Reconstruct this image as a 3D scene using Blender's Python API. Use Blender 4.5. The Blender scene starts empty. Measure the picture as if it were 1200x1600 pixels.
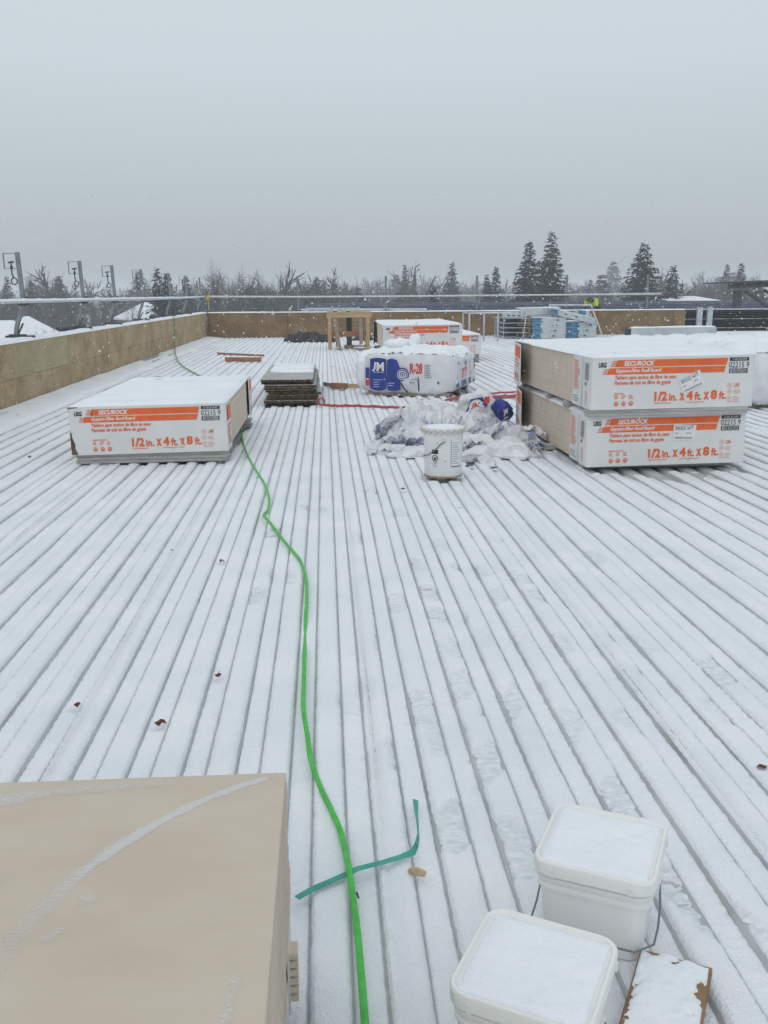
import bpy, math, random
import numpy as np
from mathutils import Vector, Matrix

R = math.radians
scene = bpy.context.scene
COL = scene.collection

# ------------------------------------------------------------------ camera
CAM_H = 1.28
pit, yaw, rol = R(13.2), R(3.5), R(0.33)
fw = Vector((math.sin(yaw) * math.cos(pit), math.cos(yaw) * math.cos(pit), -math.sin(pit)))
r0 = Vector((math.cos(yaw), -math.sin(yaw), 0))
u0 = r0.cross(fw)
rt = r0 * math.cos(rol) - u0 * math.sin(rol)
up = u0 * math.cos(rol) + r0 * math.sin(rol)
cd = bpy.data.cameras.new('camera')
cam = bpy.data.objects.new('camera', cd)
COL.objects.link(cam)
mw = Matrix.Identity(4)
for i in range(3):
    mw[i][0], mw[i][1], mw[i][2] = rt[i], up[i], -fw[i]
mw[0][3], mw[1][3], mw[2][3] = 0, 0, CAM_H
cam.matrix_world = mw
cd.sensor_fit = 'VERTICAL'
cd.sensor_height = 24
cd.lens = 24 * 1450 / 1600
cd.clip_start = 0.05
cd.clip_end = 4000
scene.camera = cam

# ------------------------------------------------------------------ sky, sun, exposure
w = bpy.data.worlds.new('World')
scene.world = w
w.use_nodes = True
nt = w.node_tree
nt.nodes.clear()
SUN_EL, SUN_AZ = R(38), R(200)
sky = nt.nodes.new('ShaderNodeTexSky')
sky.sky_type = 'NISHITA'
sky.sun_disc = False
sky.sun_elevation = SUN_EL
sky.sun_rotation = SUN_AZ
tc = nt.nodes.new('ShaderNodeTexCoord')
sx = nt.nodes.new('ShaderNodeSeparateXYZ')
nt.links.new(tc.outputs['Generated'], sx.inputs[0])
ramp = nt.nodes.new('ShaderNodeValToRGB')
ramp.color_ramp.elements[0].position = 0.0
ramp.color_ramp.elements[0].color = (0.43, 0.475, 0.51, 1)
ramp.color_ramp.elements[1].position = 0.22
ramp.color_ramp.elements[1].color = (0.685, 0.765, 0.81, 1)
el = ramp.color_ramp.elements.new(0.9)
el.color = (0.87, 0.93, 0.97, 1)
nt.links.new(sx.outputs['Z'], ramp.inputs[0])
vm = nt.nodes.new('ShaderNodeVectorMath')
vm.operation = 'SCALE'
vm.inputs['Scale'].default_value = 9.3
nt.links.new(ramp.outputs[0], vm.inputs[0])
mx = nt.nodes.new('ShaderNodeMixRGB')
mx.inputs[0].default_value = 0.93          # almost wholly covered by cloud
nt.links.new(sky.outputs[0], mx.inputs[1])
nt.links.new(vm.outputs[0], mx.inputs[2])
bg = nt.nodes.new('ShaderNodeBackground')
bg.inputs['Strength'].default_value = 0.1
out = nt.nodes.new('ShaderNodeOutputWorld')
nt.links.new(mx.outputs[0], bg.inputs[0])
nt.links.new(bg.outputs[0], out.inputs[0])

sl = bpy.data.lights.new('sun', 'SUN')
sl.energy = 0.5
sl.angle = R(40)
sl.color = (1.0, 0.975, 0.94)
so = bpy.data.objects.new('sun', sl)
COL.objects.link(so)
so.rotation_euler = Vector((-math.sin(SUN_AZ) * math.cos(SUN_EL), -math.cos(SUN_AZ) * math.cos(SUN_EL), -math.sin(SUN_EL))).to_track_quat('-Z', 'Y').to_euler()

scene.view_settings.view_transform = 'Standard'
scene.view_settings.look = 'None'
scene.view_settings.gamma = 1
scene.view_settings.use_curve_mapping = False
scene.view_settings.exposure = -0.02
try:
    scene.cycles.max_bounces = 6
    scene.cycles.volume_bounces = 2
    scene.cycles.use_denoising = True
except Exception:
    pass

# ------------------------------------------------------------------ materials
MATS = {}


def mat(name, col, col2=None, scale=8.0, rough=0.7, bump=0.0, bscale=None, metal=0.0, detail=4.0, stretch=None, lo=0.35, hi=0.65, spec=None, trans=None):
    """Principled material; col/col2 blended by object-space noise, with fine bump."""
    m = bpy.data.materials.new(name)
    m.use_nodes = True
    n = m.node_tree.nodes
    l = m.node_tree.links
    p = n['Principled BSDF']
    p.inputs['Roughness'].default_value = rough
    p.inputs['Metallic'].default_value = metal
    if spec is not None:
        p.inputs['Specular IOR Level'].default_value = spec
    if trans:
        p.inputs['Subsurface Weight'].default_value = trans
    t = n.new('ShaderNodeTexCoord')
    vec = t.outputs['Object']
    if stretch:
        mp = n.new('ShaderNodeMapping')
        mp.inputs['Scale'].default_value = stretch
        l.new(vec, mp.inputs[0])
        vec = mp.outputs[0]
    if col2 is None:
        p.inputs['Base Color'].default_value = (*col, 1)
    else:
        nz = n.new('ShaderNodeTexNoise')
        nz.inputs['Scale'].default_value = scale
        nz.inputs['Detail'].default_value = detail
        l.new(vec, nz.inputs['Vector'])
        rp = n.new('ShaderNodeValToRGB')
        rp.color_ramp.elements[0].position = lo
        rp.color_ramp.elements[0].color = (*col, 1)
        rp.color_ramp.elements[1].position = hi
        rp.color_ramp.elements[1].color = (*col2, 1)
        l.new(nz.outputs['Fac'], rp.inputs[0])
        l.new(rp.outputs[0], p.inputs['Base Color'])
    if bump > 0:
        nb = n.new('ShaderNodeTexNoise')
        nb.inputs['Scale'].default_value = bscale or scale * 4
        nb.inputs['Detail'].default_value = 5
        l.new(vec, nb.inputs['Vector'])
        b = n.new('ShaderNodeBump')
        b.inputs['Strength'].default_value = bump
        b.inputs['Distance'].default_value = 0.01
        l.new(nb.outputs['Fac'], b.inputs['Height'])
        l.new(b.outputs[0], p.inputs['Normal'])
    MATS[name] = m
    return m


def ramp_layer(m, scale, lo, hi, col, fac=1.0, voronoi=False, stretch=None, detail=3.0):
    """blend another noise-masked colour over a material's base colour (stains, knots, wear)"""
    n = m.node_tree.nodes
    l = m.node_tree.links
    p = n['Principled BSDF']
    t = n.new('ShaderNodeTexCoord')
    vec = t.outputs['Object']
    if stretch:
        mp = n.new('ShaderNodeMapping')
        mp.inputs['Scale'].default_value = stretch
        l.new(vec, mp.inputs[0])
        vec = mp.outputs[0]
    if voronoi:
        nz = n.new('ShaderNodeTexVoronoi')
        o = nz.outputs['Distance']
    else:
        nz = n.new('ShaderNodeTexNoise')
        nz.inputs['Detail'].default_value = detail
        o = nz.outputs['Fac']
    nz.inputs['Scale'].default_value = scale
    l.new(vec, nz.inputs['Vector'])
    mr = n.new('ShaderNodeMapRange')
    mr.inputs['From Min'].default_value = lo
    mr.inputs['From Max'].default_value = hi
    mr.inputs['To Max'].default_value = fac
    l.new(o, mr.inputs['Value'])
    mixn = n.new('ShaderNodeMixRGB')
    mixn.inputs[2].default_value = (*col, 1)
    bc = p.inputs['Base Color']
    if bc.is_linked:
        l.new(bc.links[0].from_socket, mixn.inputs[1])
    else:
        mixn.inputs[1].default_value = bc.default_value
    l.new(mr.outputs[0], mixn.inputs[0])
    l.new(mixn.outputs[0], bc)
    return m


M_snow = mat('snow', (0.80, 0.83, 0.875), (0.87, 0.89, 0.92), 3.0, 0.75, 0.32, 120, spec=0.2)
def pressed_layer(m):
    """trodden, wet, half see-through snow is greyer than fresh snow"""
    n = m.node_tree.nodes; l = m.node_tree.links; p = n['Principled BSDF']
    a = n.new('ShaderNodeAttribute'); a.attribute_name = 'pressed'
    t = n.new('ShaderNodeTexCoord'); nz = n.new('ShaderNodeTexNoise'); nz.inputs['Scale'].default_value = 55; nz.inputs['Detail'].default_value = 4
    mp = n.new('ShaderNodeMapping'); mp.inputs['Scale'].default_value = (0.8, 1.3, 1); l.new(t.outputs['Object'], mp.inputs[0]); l.new(mp.outputs[0], nz.inputs['Vector'])
    mr = n.new('ShaderNodeMapRange'); mr.inputs['From Min'].default_value = 0.35; mr.inputs['From Max'].default_value = 0.62
    l.new(nz.outputs['Fac'], mr.inputs['Value'])
    mu = n.new('ShaderNodeMath'); mu.operation = 'MULTIPLY'; l.new(a.outputs['Fac'], mu.inputs[0]); l.new(mr.outputs[0], mu.inputs[1])
    mixn = n.new('ShaderNodeMixRGB'); l.new(mu.outputs[0], mixn.inputs[0]); l.new(p.inputs['Base Color'].links[0].from_socket, mixn.inputs[1])
    mixn.inputs[2].default_value = (0.65, 0.68, 0.71, 1); l.new(mixn.outputs[0], p.inputs['Base Color'])


M_decksnow = mat('deck_snow', (0.80, 0.83, 0.875), (0.87, 0.89, 0.92), 3.0, 0.75, 0.6, 150, spec=0.2)
pressed_layer(M_decksnow)
M_deck = mat('galvanised_deck', (0.44, 0.465, 0.475), (0.55, 0.575, 0.58), 6.0, 0.55, 0.1, 60, metal=0.15)
ramp_layer(M_deck, 1.3, 0.55, 0.75, (0.12, 0.115, 0.105), 0.6)
M_ground = mat('snowy_ground', (0.70, 0.73, 0.78), (0.84, 0.86, 0.9), 0.05, 0.9)
M_plyL = mat('weathered_plywood', (0.36, 0.255, 0.14), (0.48, 0.35, 0.205), 2.2, 0.85, 0.2, 50, stretch=(1, 0.8, 1.4))
ramp_layer(M_plyL, 1.1, 0.5, 0.72, (0.40, 0.35, 0.20), 0.6)
ramp_layer(M_plyL, 16, 0.54, 0.60, (0.26, 0.18, 0.09), 0.35, stretch=(1, 0.45, 1.8))
ramp_layer(M_plyL, 13, 0.56, 0.62, (0.50, 0.40, 0.25), 0.35, stretch=(1, 1.5, 0.5))
ramp_layer(M_plyL, 26, 0.60, 0.72, (0.10, 0.075, 0.045), 0.6)
ramp_layer(M_plyL, 3.4, 0.50, 0.66, (0.22, 0.15, 0.08), 0.5, detail=6)
ramp_layer(M_plyL, 4.5, 0.10, 0.04, (0.06, 0.045, 0.03), 0.8, voronoi=True)
M_plyG = mat('greenish_plywood', (0.36, 0.30, 0.165), (0.45, 0.375, 0.22), 2.6, 0.85, 0.2, 50, stretch=(1, 0.8, 1.4))
ramp_layer(M_plyG, 20, 0.60, 0.72, (0.10, 0.075, 0.045), 0.5)
M_plyF = mat('wet_dark_plywood', (0.17, 0.105, 0.05), (0.25, 0.165, 0.085), 2.5, 0.7, 0.2, 50)
ramp_layer(M_plyF, 22, 0.58, 0.72, (0.07, 0.045, 0.025), 0.6)
M_board = mat('tan_gypsum_board', (0.60, 0.515, 0.415), (0.66, 0.57, 0.465), 5.0, 0.85, 0.10, 300, stretch=(1, 3, 1))
M_boardtop = mat('tan_gypsum_board_face', (0.55, 0.468, 0.38), (0.60, 0.518, 0.425), 4.0, 0.9, 0.12, 420, stretch=(1, 2, 1))
M_bedge = mat('gypsum_board_edge', (0.50, 0.43, 0.345), (0.58, 0.50, 0.41), 9, 0.85, 0.15, 90, stretch=(1, 1, 6))
M_frost = mat('frost_dust', (0.62, 0.60, 0.58), (0.70, 0.69, 0.68), 30, 0.95)
M_card = mat('white_cardboard', (0.66, 0.66, 0.655), (0.72, 0.72, 0.715), 4, 0.7, 0.05, 40)
ramp_layer(M_card, 9, 0.66, 0.78, (0.42, 0.42, 0.42), 0.4)
M_cardin = mat('brown_cardboard_inside', (0.085, 0.06, 0.045), (0.15, 0.105, 0.08), 8, 0.9)
M_orange = mat('orange_print', (0.72, 0.115, 0.025), (0.80, 0.15, 0.035), 14, 0.65)
M_paleorange = mat('pale_orange_print', (0.70, 0.32, 0.24))
M_black = mat('black_print', (0.02, 0.02, 0.023), rough=0.6)
M_greyprint = mat('grey_print', (0.16, 0.165, 0.18), rough=0.6)
M_whiteprint = mat('white_print', (0.74, 0.74, 0.74), rough=0.6)
M_tealprint = mat('teal_print', (0.12, 0.36, 0.36))
M_blueprint = mat('blue_print', (0.016, 0.032, 0.21), (0.03, 0.055, 0.30), 9, 0.4)
M_redprint = mat('red_print', (0.62, 0.05, 0.04), rough=0.5)
M_spacer = mat('grey_gypsum_strip', (0.34, 0.335, 0.32), (0.46, 0.45, 0.43), 12, 0.85, 0.3, 60, stretch=(0.5, 3, 6))
M_poly = mat('white_plastic_film', (0.60, 0.615, 0.64), (0.72, 0.735, 0.76), 6, 0.32, 0.25, 14, spec=0.5)
M_bagA = mat('crumpled_white_film', (0.66, 0.67, 0.695), (0.80, 0.805, 0.82), 4, 0.28, 0.4, 22)
ramp_layer(M_bagA, 3.2, 0.60, 0.66, (0.50, 0.45, 0.52), 0.6)
M_bagB = mat('printed_white_film', (0.58, 0.60, 0.65), (0.74, 0.75, 0.78), 4, 0.28, 0.4, 22)
ramp_layer(M_bagB, 4.2, 0.56, 0.59, (0.10, 0.14, 0.38), 0.7)
ramp_layer(M_bagB, 6.0, 0.68, 0.70, (0.62, 0.34, 0.33), 0.5)
M_bagD = mat('grey_inside_film', (0.36, 0.37, 0.42), (0.60, 0.61, 0.65), 5, 0.4, 0.5, 22)
ramp_layer(M_bagD, 6.0, 0.60, 0.63, (0.05, 0.06, 0.16), 0.8)
M_bagN = mat('shaded_gap_film', (0.06, 0.07, 0.15), (0.40, 0.42, 0.50), 6, 0.4, 0.4, 22, lo=0.42, hi=0.6)  # dark blue paints the shade of gaps in the bag pile into the film
M_bagP = mat('pinkish_film', (0.62, 0.57, 0.61), (0.74, 0.72, 0.75), 7, 0.35, 0.4, 22)
ramp_layer(M_bagP, 5.0, 0.60, 0.64, (0.40, 0.30, 0.45), 0.6)
M_pail = mat('white_painted_steel', (0.68, 0.695, 0.70), (0.75, 0.765, 0.77), 5, 0.4, 0.05, 20)
ramp_layer(M_pail, 30, 0.68, 0.74, (0.25, 0.17, 0.11), 0.6)
M_rust = mat('rusty_rim', (0.22, 0.11, 0.05), (0.42, 0.33, 0.24), 20, 0.8)
M_lug = mat('tan_lid_lugs', (0.46, 0.40, 0.32), (0.62, 0.58, 0.52), 15, 0.6)
M_plast = mat('white_plastic_pail', (0.76, 0.76, 0.75), (0.80, 0.80, 0.79), 4, 0.38, 0.03, 30, trans=0.0)
M_lidpl = mat('white_plastic_lid', (0.79, 0.79, 0.77), (0.83, 0.83, 0.81), 4, 0.4, 0.03, 30)
M_wire = mat('wire_steel', (0.20, 0.21, 0.23), rough=0.4, metal=0.6)
M_green = mat('green_cord', (0.035, 0.40, 0.035), (0.06, 0.54, 0.06), 40, 0.45)
M_greenfar = mat('thin_green_cord', (0.14, 0.30, 0.15))
M_teal = mat('teal_strapping', (0.02, 0.28, 0.22), (0.04, 0.36, 0.29), 20, 0.35)
M_red = mat('dark_red_cord', (0.32, 0.045, 0.05), (0.44, 0.10, 0.10), 20, 0.6)
M_lumber = mat('pale_lumber', (0.40, 0.27, 0.15), (0.52, 0.37, 0.22), 3, 0.8, 0.1, 40, stretch=(0.6, 6, 6))
M_lumbr = mat('red_brown_lumber', (0.26, 0.12, 0.065), (0.36, 0.19, 0.11), 3, 0.8, 0.1, 40, stretch=(0.6, 6, 6))
M_lumgrey = mat('weathered_grey_lumber', (0.22, 0.18, 0.145), (0.32, 0.27, 0.22), 3, 0.85, 0.1, 40, stretch=(6, 6, 0.6))
M_tarp = mat('black_tarp', (0.012, 0.013, 0.016), (0.03, 0.032, 0.036), 5, 0.35)
M_fibre = mat('dark_fibre_board', (0.040, 0.026, 0.012), (0.125, 0.085, 0.042), 22, 0.95, 0.6, 60, stretch=(1, 1, 3))
M_fibretop = mat('grey_board_face', (0.36, 0.36, 0.35), (0.46, 0.46, 0.45), 3, 0.9)
M_galv = mat('galvanised_steel', (0.42, 0.46, 0.48), (0.54, 0.58, 0.60), 4, 0.45, 0.05, 30, metal=0.3)
M_post = mat('grey_post_steel', (0.16, 0.185, 0.19), (0.25, 0.275, 0.28), 6, 0.55, 0.1, 40, metal=0.3)
M_dark = mat('dark_steel', (0.04, 0.045, 0.052), (0.075, 0.08, 0.09), 6, 0.6)
M_bluepaint = mat('blue_marking_paint', (0.035, 0.13, 0.24), (0.10, 0.27, 0.40), 14, 0.7)
M_pipe = mat('frosted_pipe', (0.50, 0.53, 0.55), (0.68, 0.70, 0.73), 8, 0.6)
M_yellow = mat('yellow_tape', (0.62, 0.50, 0.03))
M_needle = mat('spruce_needles', (0.007, 0.012, 0.013), (0.022, 0.031, 0.031), 1.3, 0.95, lo=0.3, hi=0.7, spec=0.05)
M_bark = mat('bark', (0.055, 0.048, 0.045), (0.10, 0.09, 0.085), 6, 0.95, spec=0.05)
M_twig = mat('bare_twigs', (0.060, 0.050, 0.050), (0.115, 0.098, 0.096), 0.6, 0.95, spec=0.05)
M_brick = mat('house_wall', (0.20, 0.17, 0.15), (0.26, 0.22, 0.19), 2, 0.9)
M_navy = mat('navy_metal_fascia', (0.055, 0.07, 0.115), (0.09, 0.105, 0.15), 3, 0.6)
M_darkclad = mat('dark_cladding', (0.014, 0.014, 0.024), (0.032, 0.032, 0.046), 5, 0.6)
M_leaf = mat('brown_leaf', (0.08, 0.026, 0.014), (0.17, 0.07, 0.035), 60, 0.8)
M_chip = mat('tan_wood_chip', (0.46, 0.33, 0.20), (0.58, 0.44, 0.29), 40, 0.8)
M_plyS = mat('brown_plywood_scrap', (0.20, 0.115, 0.055), (0.30, 0.19, 0.10), 20, 0.85, 0.2, 60)
M_hivis = mat('hi_vis_yellow', (0.52, 0.66, 0.03), rough=0.8)
M_cloth = mat('dark_workwear', (0.02, 0.022, 0.03), rough=0.9)
M_skin = mat('skin', (0.45, 0.27, 0.2), rough=0.6)
M_orangeobj = mat('faded_orange', (0.30, 0.11, 0.035), (0.48, 0.17, 0.05), 3, 0.8)
M_flake = mat('snowflake', (0.80, 0.82, 0.84), rough=0.9)


def add_snow_dusting(m, amount=0.5, scale=1.2):
    """snow lying on the upward-facing side of branches"""
    n = m.node_tree.nodes
    l = m.node_tree.links
    p = n['Principled BSDF']
    g = n.new('ShaderNodeNewGeometry')
    s = n.new('ShaderNodeSeparateXYZ')
    l.new(g.outputs['True Normal'], s.inputs[0])
    ab = n.new('ShaderNodeMath'); ab.operation = 'ABSOLUTE'
    l.new(s.outputs['Z'], ab.inputs[0])
    t = n.new('ShaderNodeTexCoord')
    nz = n.new('ShaderNodeTexNoise'); nz.inputs['Scale'].default_value = scale
    l.new(t.outputs['Object'], nz.inputs['Vector'])
    mu = n.new('ShaderNodeMath'); mu.operation = 'MULTIPLY'
    l.new(ab.outputs[0], mu.inputs[0]); l.new(nz.outputs['Fac'], mu.inputs[1])
    mr = n.new('ShaderNodeMapRange')
    mr.inputs['From Min'].default_value = 0.42; mr.inputs['From Max'].default_value = 0.62
    mr.inputs['To Max'].default_value = amount
    l.new(mu.outputs[0], mr.inputs['Value'])
    mixn = n.new('ShaderNodeMixRGB')
    l.new(mr.outputs[0], mixn.inputs[0])
    l.new(p.inputs['Base Color'].links[0].from_socket, mixn.inputs[1])
    mixn.inputs[2].default_value = (0.7, 0.72, 0.76, 1)
    l.new(mixn.outputs[0], p.inputs['Base Color'])


add_snow_dusting(M_needle, 0.05)


# ------------------------------------------------------------------ noise
def _hash(ix, iy, seed):
    h = (ix.astype(np.int64) * 374761393 + iy.astype(np.int64) * 668265263 + seed * 2147483647) & 0xffffffff
    h = ((h ^ (h >> 13)) * 1274126177) & 0xffffffff
    h = (h ^ (h >> 16)) & 0xffffffff
    return h / 4294967295.0 * 2 - 1


def vnoise(x, y, seed=0):
    ix = np.floor(x); iy = np.floor(y)
    fx = x - ix; fy = y - iy
    fx = fx * fx * (3 - 2 * fx); fy = fy * fy * (3 - 2 * fy)
    a = _hash(ix, iy, seed); b = _hash(ix + 1, iy, seed)
    c = _hash(ix, iy + 1, seed); d = _hash(ix + 1, iy + 1, seed)
    return (a * (1 - fx) + b * fx) * (1 - fy) + (c * (1 - fx) + d * fx) * fy


def fbm(x, y, seed=0, o=3):
    s = np.zeros(np.broadcast(x, y).shape); a = 1.0; t = 0
    for k in range(o):
        s = s + a * vnoise(x * 2 ** k, y * 2 ** k, seed + 17 * k)
        t += a; a *= 0.5
    return s / t


# ------------------------------------------------------------------ mesh helpers
def tag(o, label=None, cat=None, group=None, kind=None):
    if label: o['label'] = label
    if cat: o['category'] = cat
    if group: o['group'] = group
    if kind: o['kind'] = kind
    return o


def empty(name, loc=(0, 0, 0), rot=(0, 0, 0), label=None, cat=None, group=None):
    o = bpy.data.objects.new(name, None)
    o.empty_display_size = 0.1
    COL.objects.link(o)
    o.location = loc
    o.rotation_euler = rot
    return tag(o, label, cat, group)


def link_mesh(name, me, parent=None, loc=(0, 0, 0), rot=(0, 0, 0)):
    o = bpy.data.objects.new(name, me)
    COL.objects.link(o)
    if parent is not None: o.parent = parent
    o.location = loc
    o.rotation_euler = rot
    return o


def mesh_np(name, co, quads, material, smooth=True):
    me = bpy.data.meshes.new(name)
    co = np.asarray(co, dtype=np.float32); quads = np.asarray(quads, dtype=np.int32)
    k = quads.shape[1]
    me.vertices.add(len(co)); me.vertices.foreach_set('co', co.ravel())
    me.loops.add(quads.size); me.loops.foreach_set('vertex_index', quads.ravel())
    me.polygons.add(len(quads))
    me.polygons.foreach_set('loop_start', np.arange(0, quads.size, k, dtype=np.int32))
    me.polygons.foreach_set('loop_total', np.full(len(quads), k, dtype=np.int32))
    if smooth: me.polygons.foreach_set('use_smooth', np.ones(len(quads), dtype=bool))
    me.materials.append(material)
    me.update(calc_edges=True)
    return me


def grid_quads(nx, ny):
    i = np.arange(nx - 1)[None, :] + np.arange(ny - 1)[:, None] * nx
    i = i.ravel()
    return np.stack([i, i + 1, i + 1 + nx, i + nx], 1)


class MB:
    def __init__(s):
        s.v = []; s.f = []; s.m = []

    def add(s, vs, fs, mi=0):
        b = len(s.v)
        s.v.extend([tuple(v) for v in vs])
        for f in fs:
            s.f.append([b + i for i in f]); s.m.append(mi)
        return s

    def box(s, x0, x1, y0, y1, z0, z1, mi=0, mtx=None):
        vs = [Vector(p) for p in ((x0, y0, z0), (x1, y0, z0), (x1, y1, z0), (x0, y1, z0), (x0, y0, z1), (x1, y0, z1), (x1, y1, z1), (x0, y1, z1))]
        if mtx is not None: vs = [mtx @ v for v in vs]
        return s.add(vs, [(3, 2, 1, 0), (4, 5, 6, 7), (0, 1, 5, 4), (1, 2, 6, 5), (2, 3, 7, 6), (3, 0, 4, 7)], mi)

    def bar(s, a, b, wx, wz, mi=0, upv=(0, 0, 1)):
        """rectangular bar from a to b"""
        a = Vector(a); b = Vector(b); d = (b - a); L = d.length; d.normalize()
        u = Vector(upv)
        sd = d.cross(u)
        if sd.length < 1e-4: sd = d.cross(Vector((0, 1, 0)))
        sd.normalize(); u = sd.cross(d)
        m = Matrix(((sd.x, d.x, u.x, a.x), (sd.y, d.y, u.y, a.y), (sd.z, d.z, u.z, a.z), (0, 0, 0, 1)))
        return s.box(-wx / 2, wx / 2, 0, L, -wz / 2, wz / 2, mi, m)

    def tube(s, pts, r, n=8, mi=0, cap=True):
        pts = [Vector(p) for p in pts]
        rs = r if isinstance(r, (list, tuple)) else [r] * len(pts)
        rings = []
        ref = None
        for i, p in enumerate(pts):
            d = (pts[min(i + 1, len(pts) - 1)] - pts[max(i - 1, 0)])
            if d.length < 1e-9: d = Vector((0, 0, 1))
            d.normalize()
            if ref is None:
                ref = d.cross(Vector((0, 0, 1)))
                if ref.length < 0.05: ref = d.cross(Vector((0, 1, 0)))
            ref = ref - d * ref.dot(d); ref.normalize()
            q = d.cross(ref)
            rings.append([p + (ref * math.cos(2 * math.pi * k / n) + q * math.sin(2 * math.pi * k / n)) * rs[i] for k in range(n)])
        vs = [v for rg in rings for v in rg]
        fs = []
        for i in range(len(pts) - 1):
            for k in range(n):
                a = i * n + k; b = i * n + (k + 1) % n
                fs.append((a, b, b + n, a + n))
        if cap:
            fs.append(tuple(range(n - 1, -1, -1))); fs.append(tuple(range((len(pts) - 1) * n, len(pts) * n)))
        return s.add(vs, fs, mi)

    def lathe(s, prof, n=32, mi=0, c=(0, 0)):
        vs = []
        for r, z in prof:
            for k in range(n):
                a = 2 * math.pi * k / n
                vs.append((c[0] + r * math.cos(a), c[1] + r * math.sin(a), z))
        fs = []
        for i in range(len(prof) - 1):
            for k in range(n):
                a = i * n + k; b = i * n + (k + 1) % n
                fs.append((a, b, b + n, a + n))
        if prof[0][0] > 1e-6: fs.append(tuple(range(n - 1, -1, -1)))
        if prof[-1][0] > 1e-6: fs.append(tuple(range((len(prof) - 1) * n, len(prof) * n)))
        return s.add(vs, fs, mi)

    def rloft(s, rows, nc=6, mi=0, capb=True, capt=True):
        """stack of rounded rectangles: rows of (z, half_x, half_y, corner_radius)"""
        vs = []; n = 4 * (nc + 1)
        for z, hx, hy, r in rows:
            for q, (sx_, sy_) in enumerate(((1, 1), (-1, 1), (-1, -1), (1, -1))):
                for k in range(nc + 1):
                    a = math.pi / 2 * (q + k / nc)
                    vs.append((sx_ * (hx - r) + r * math.cos(a), sy_ * (hy - r) + r * math.sin(a), z))
        fs = []
        for i in range(len(rows) - 1):
            for k in range(n):
                a = i * n + k; b = i * n + (k + 1) % n
                fs.append((a, b, b + n, a + n))
        if capb: fs.append(tuple(range(n - 1, -1, -1)))
        if capt: fs.append(tuple(range((len(rows) - 1) * n, len(rows) * n)))
        return s.add(vs, fs, mi)

    def build(s, name, mats, parent=None, loc=(0, 0, 0), rot=(0, 0, 0), smooth=False, bevel=0.0, seg=2):
        me = bpy.data.meshes.new(name)
        me.from_pydata(s.v, [], s.f)
        if not isinstance(mats, (list, tuple)): mats = [mats]
        for m in mats: me.materials.append(m)
        if len(mats) > 1: me.polygons.foreach_set('material_index', s.m)
        if smooth is True: me.polygons.foreach_set('use_smooth', [True] * len(s.f))
        me.update()
        o = link_mesh(name, me, parent, loc, rot)
        if smooth == 'auto':
            me.polygons.foreach_set('use_smooth', [True] * len(s.f))
            me.set_sharp_from_angle(angle=R(40))
        if name.endswith(('lettering', '_symbol', '_print', 'barcode')): o['kind'] = 'stuff'   # print too fine to pick apart
        if bevel > 0:
            b = o.modifiers.new('bevel', 'BEVEL'); b.width = bevel; b.segments = seg; b.limit_method = 'ANGLE'; b.angle_limit = R(40)
        return o


def copy_tree(o, parent=None):
    c = o.copy(); COL.objects.link(c)
    if parent is not None: c.parent = parent
    for ch in [q for q in bpy.data.objects if q.parent == o]:
        copy_tree(ch, c)
    return c


# ------------------------------------------------------------------ printed lettering (flat print on faces)
_TX = {}


def text_geo(st, bold=0.0, shear=0.0):
    key = (st, bold, shear)
    if key in _TX: return _TX[key]
    cu = bpy.data.curves.new('lettering', 'FONT')
    cu.body = st; cu.size = 1.0; cu.shear = shear; cu.offset = bold
    cu.resolution_u = 2
    o = bpy.data.objects.new('lettering', cu)
    COL.objects.link(o)
    dg = bpy.context.evaluated_depsgraph_get()
    me = bpy.data.meshes.new_from_object(o.evaluated_get(dg))
    v = np.array([tuple(q.co) for q in me.vertices]).reshape(-1, 3)
    f = [tuple(p.vertices) for p in me.polygons]
    bpy.data.objects.remove(o); bpy.data.curves.remove(cu); bpy.data.meshes.remove(me)
    mn = v.min(0); sp = v.max(0) - mn
    _TX[key] = ((v - mn) / np.where(sp > 1e-6, sp, 1), f)
    return _TX[key]


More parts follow.
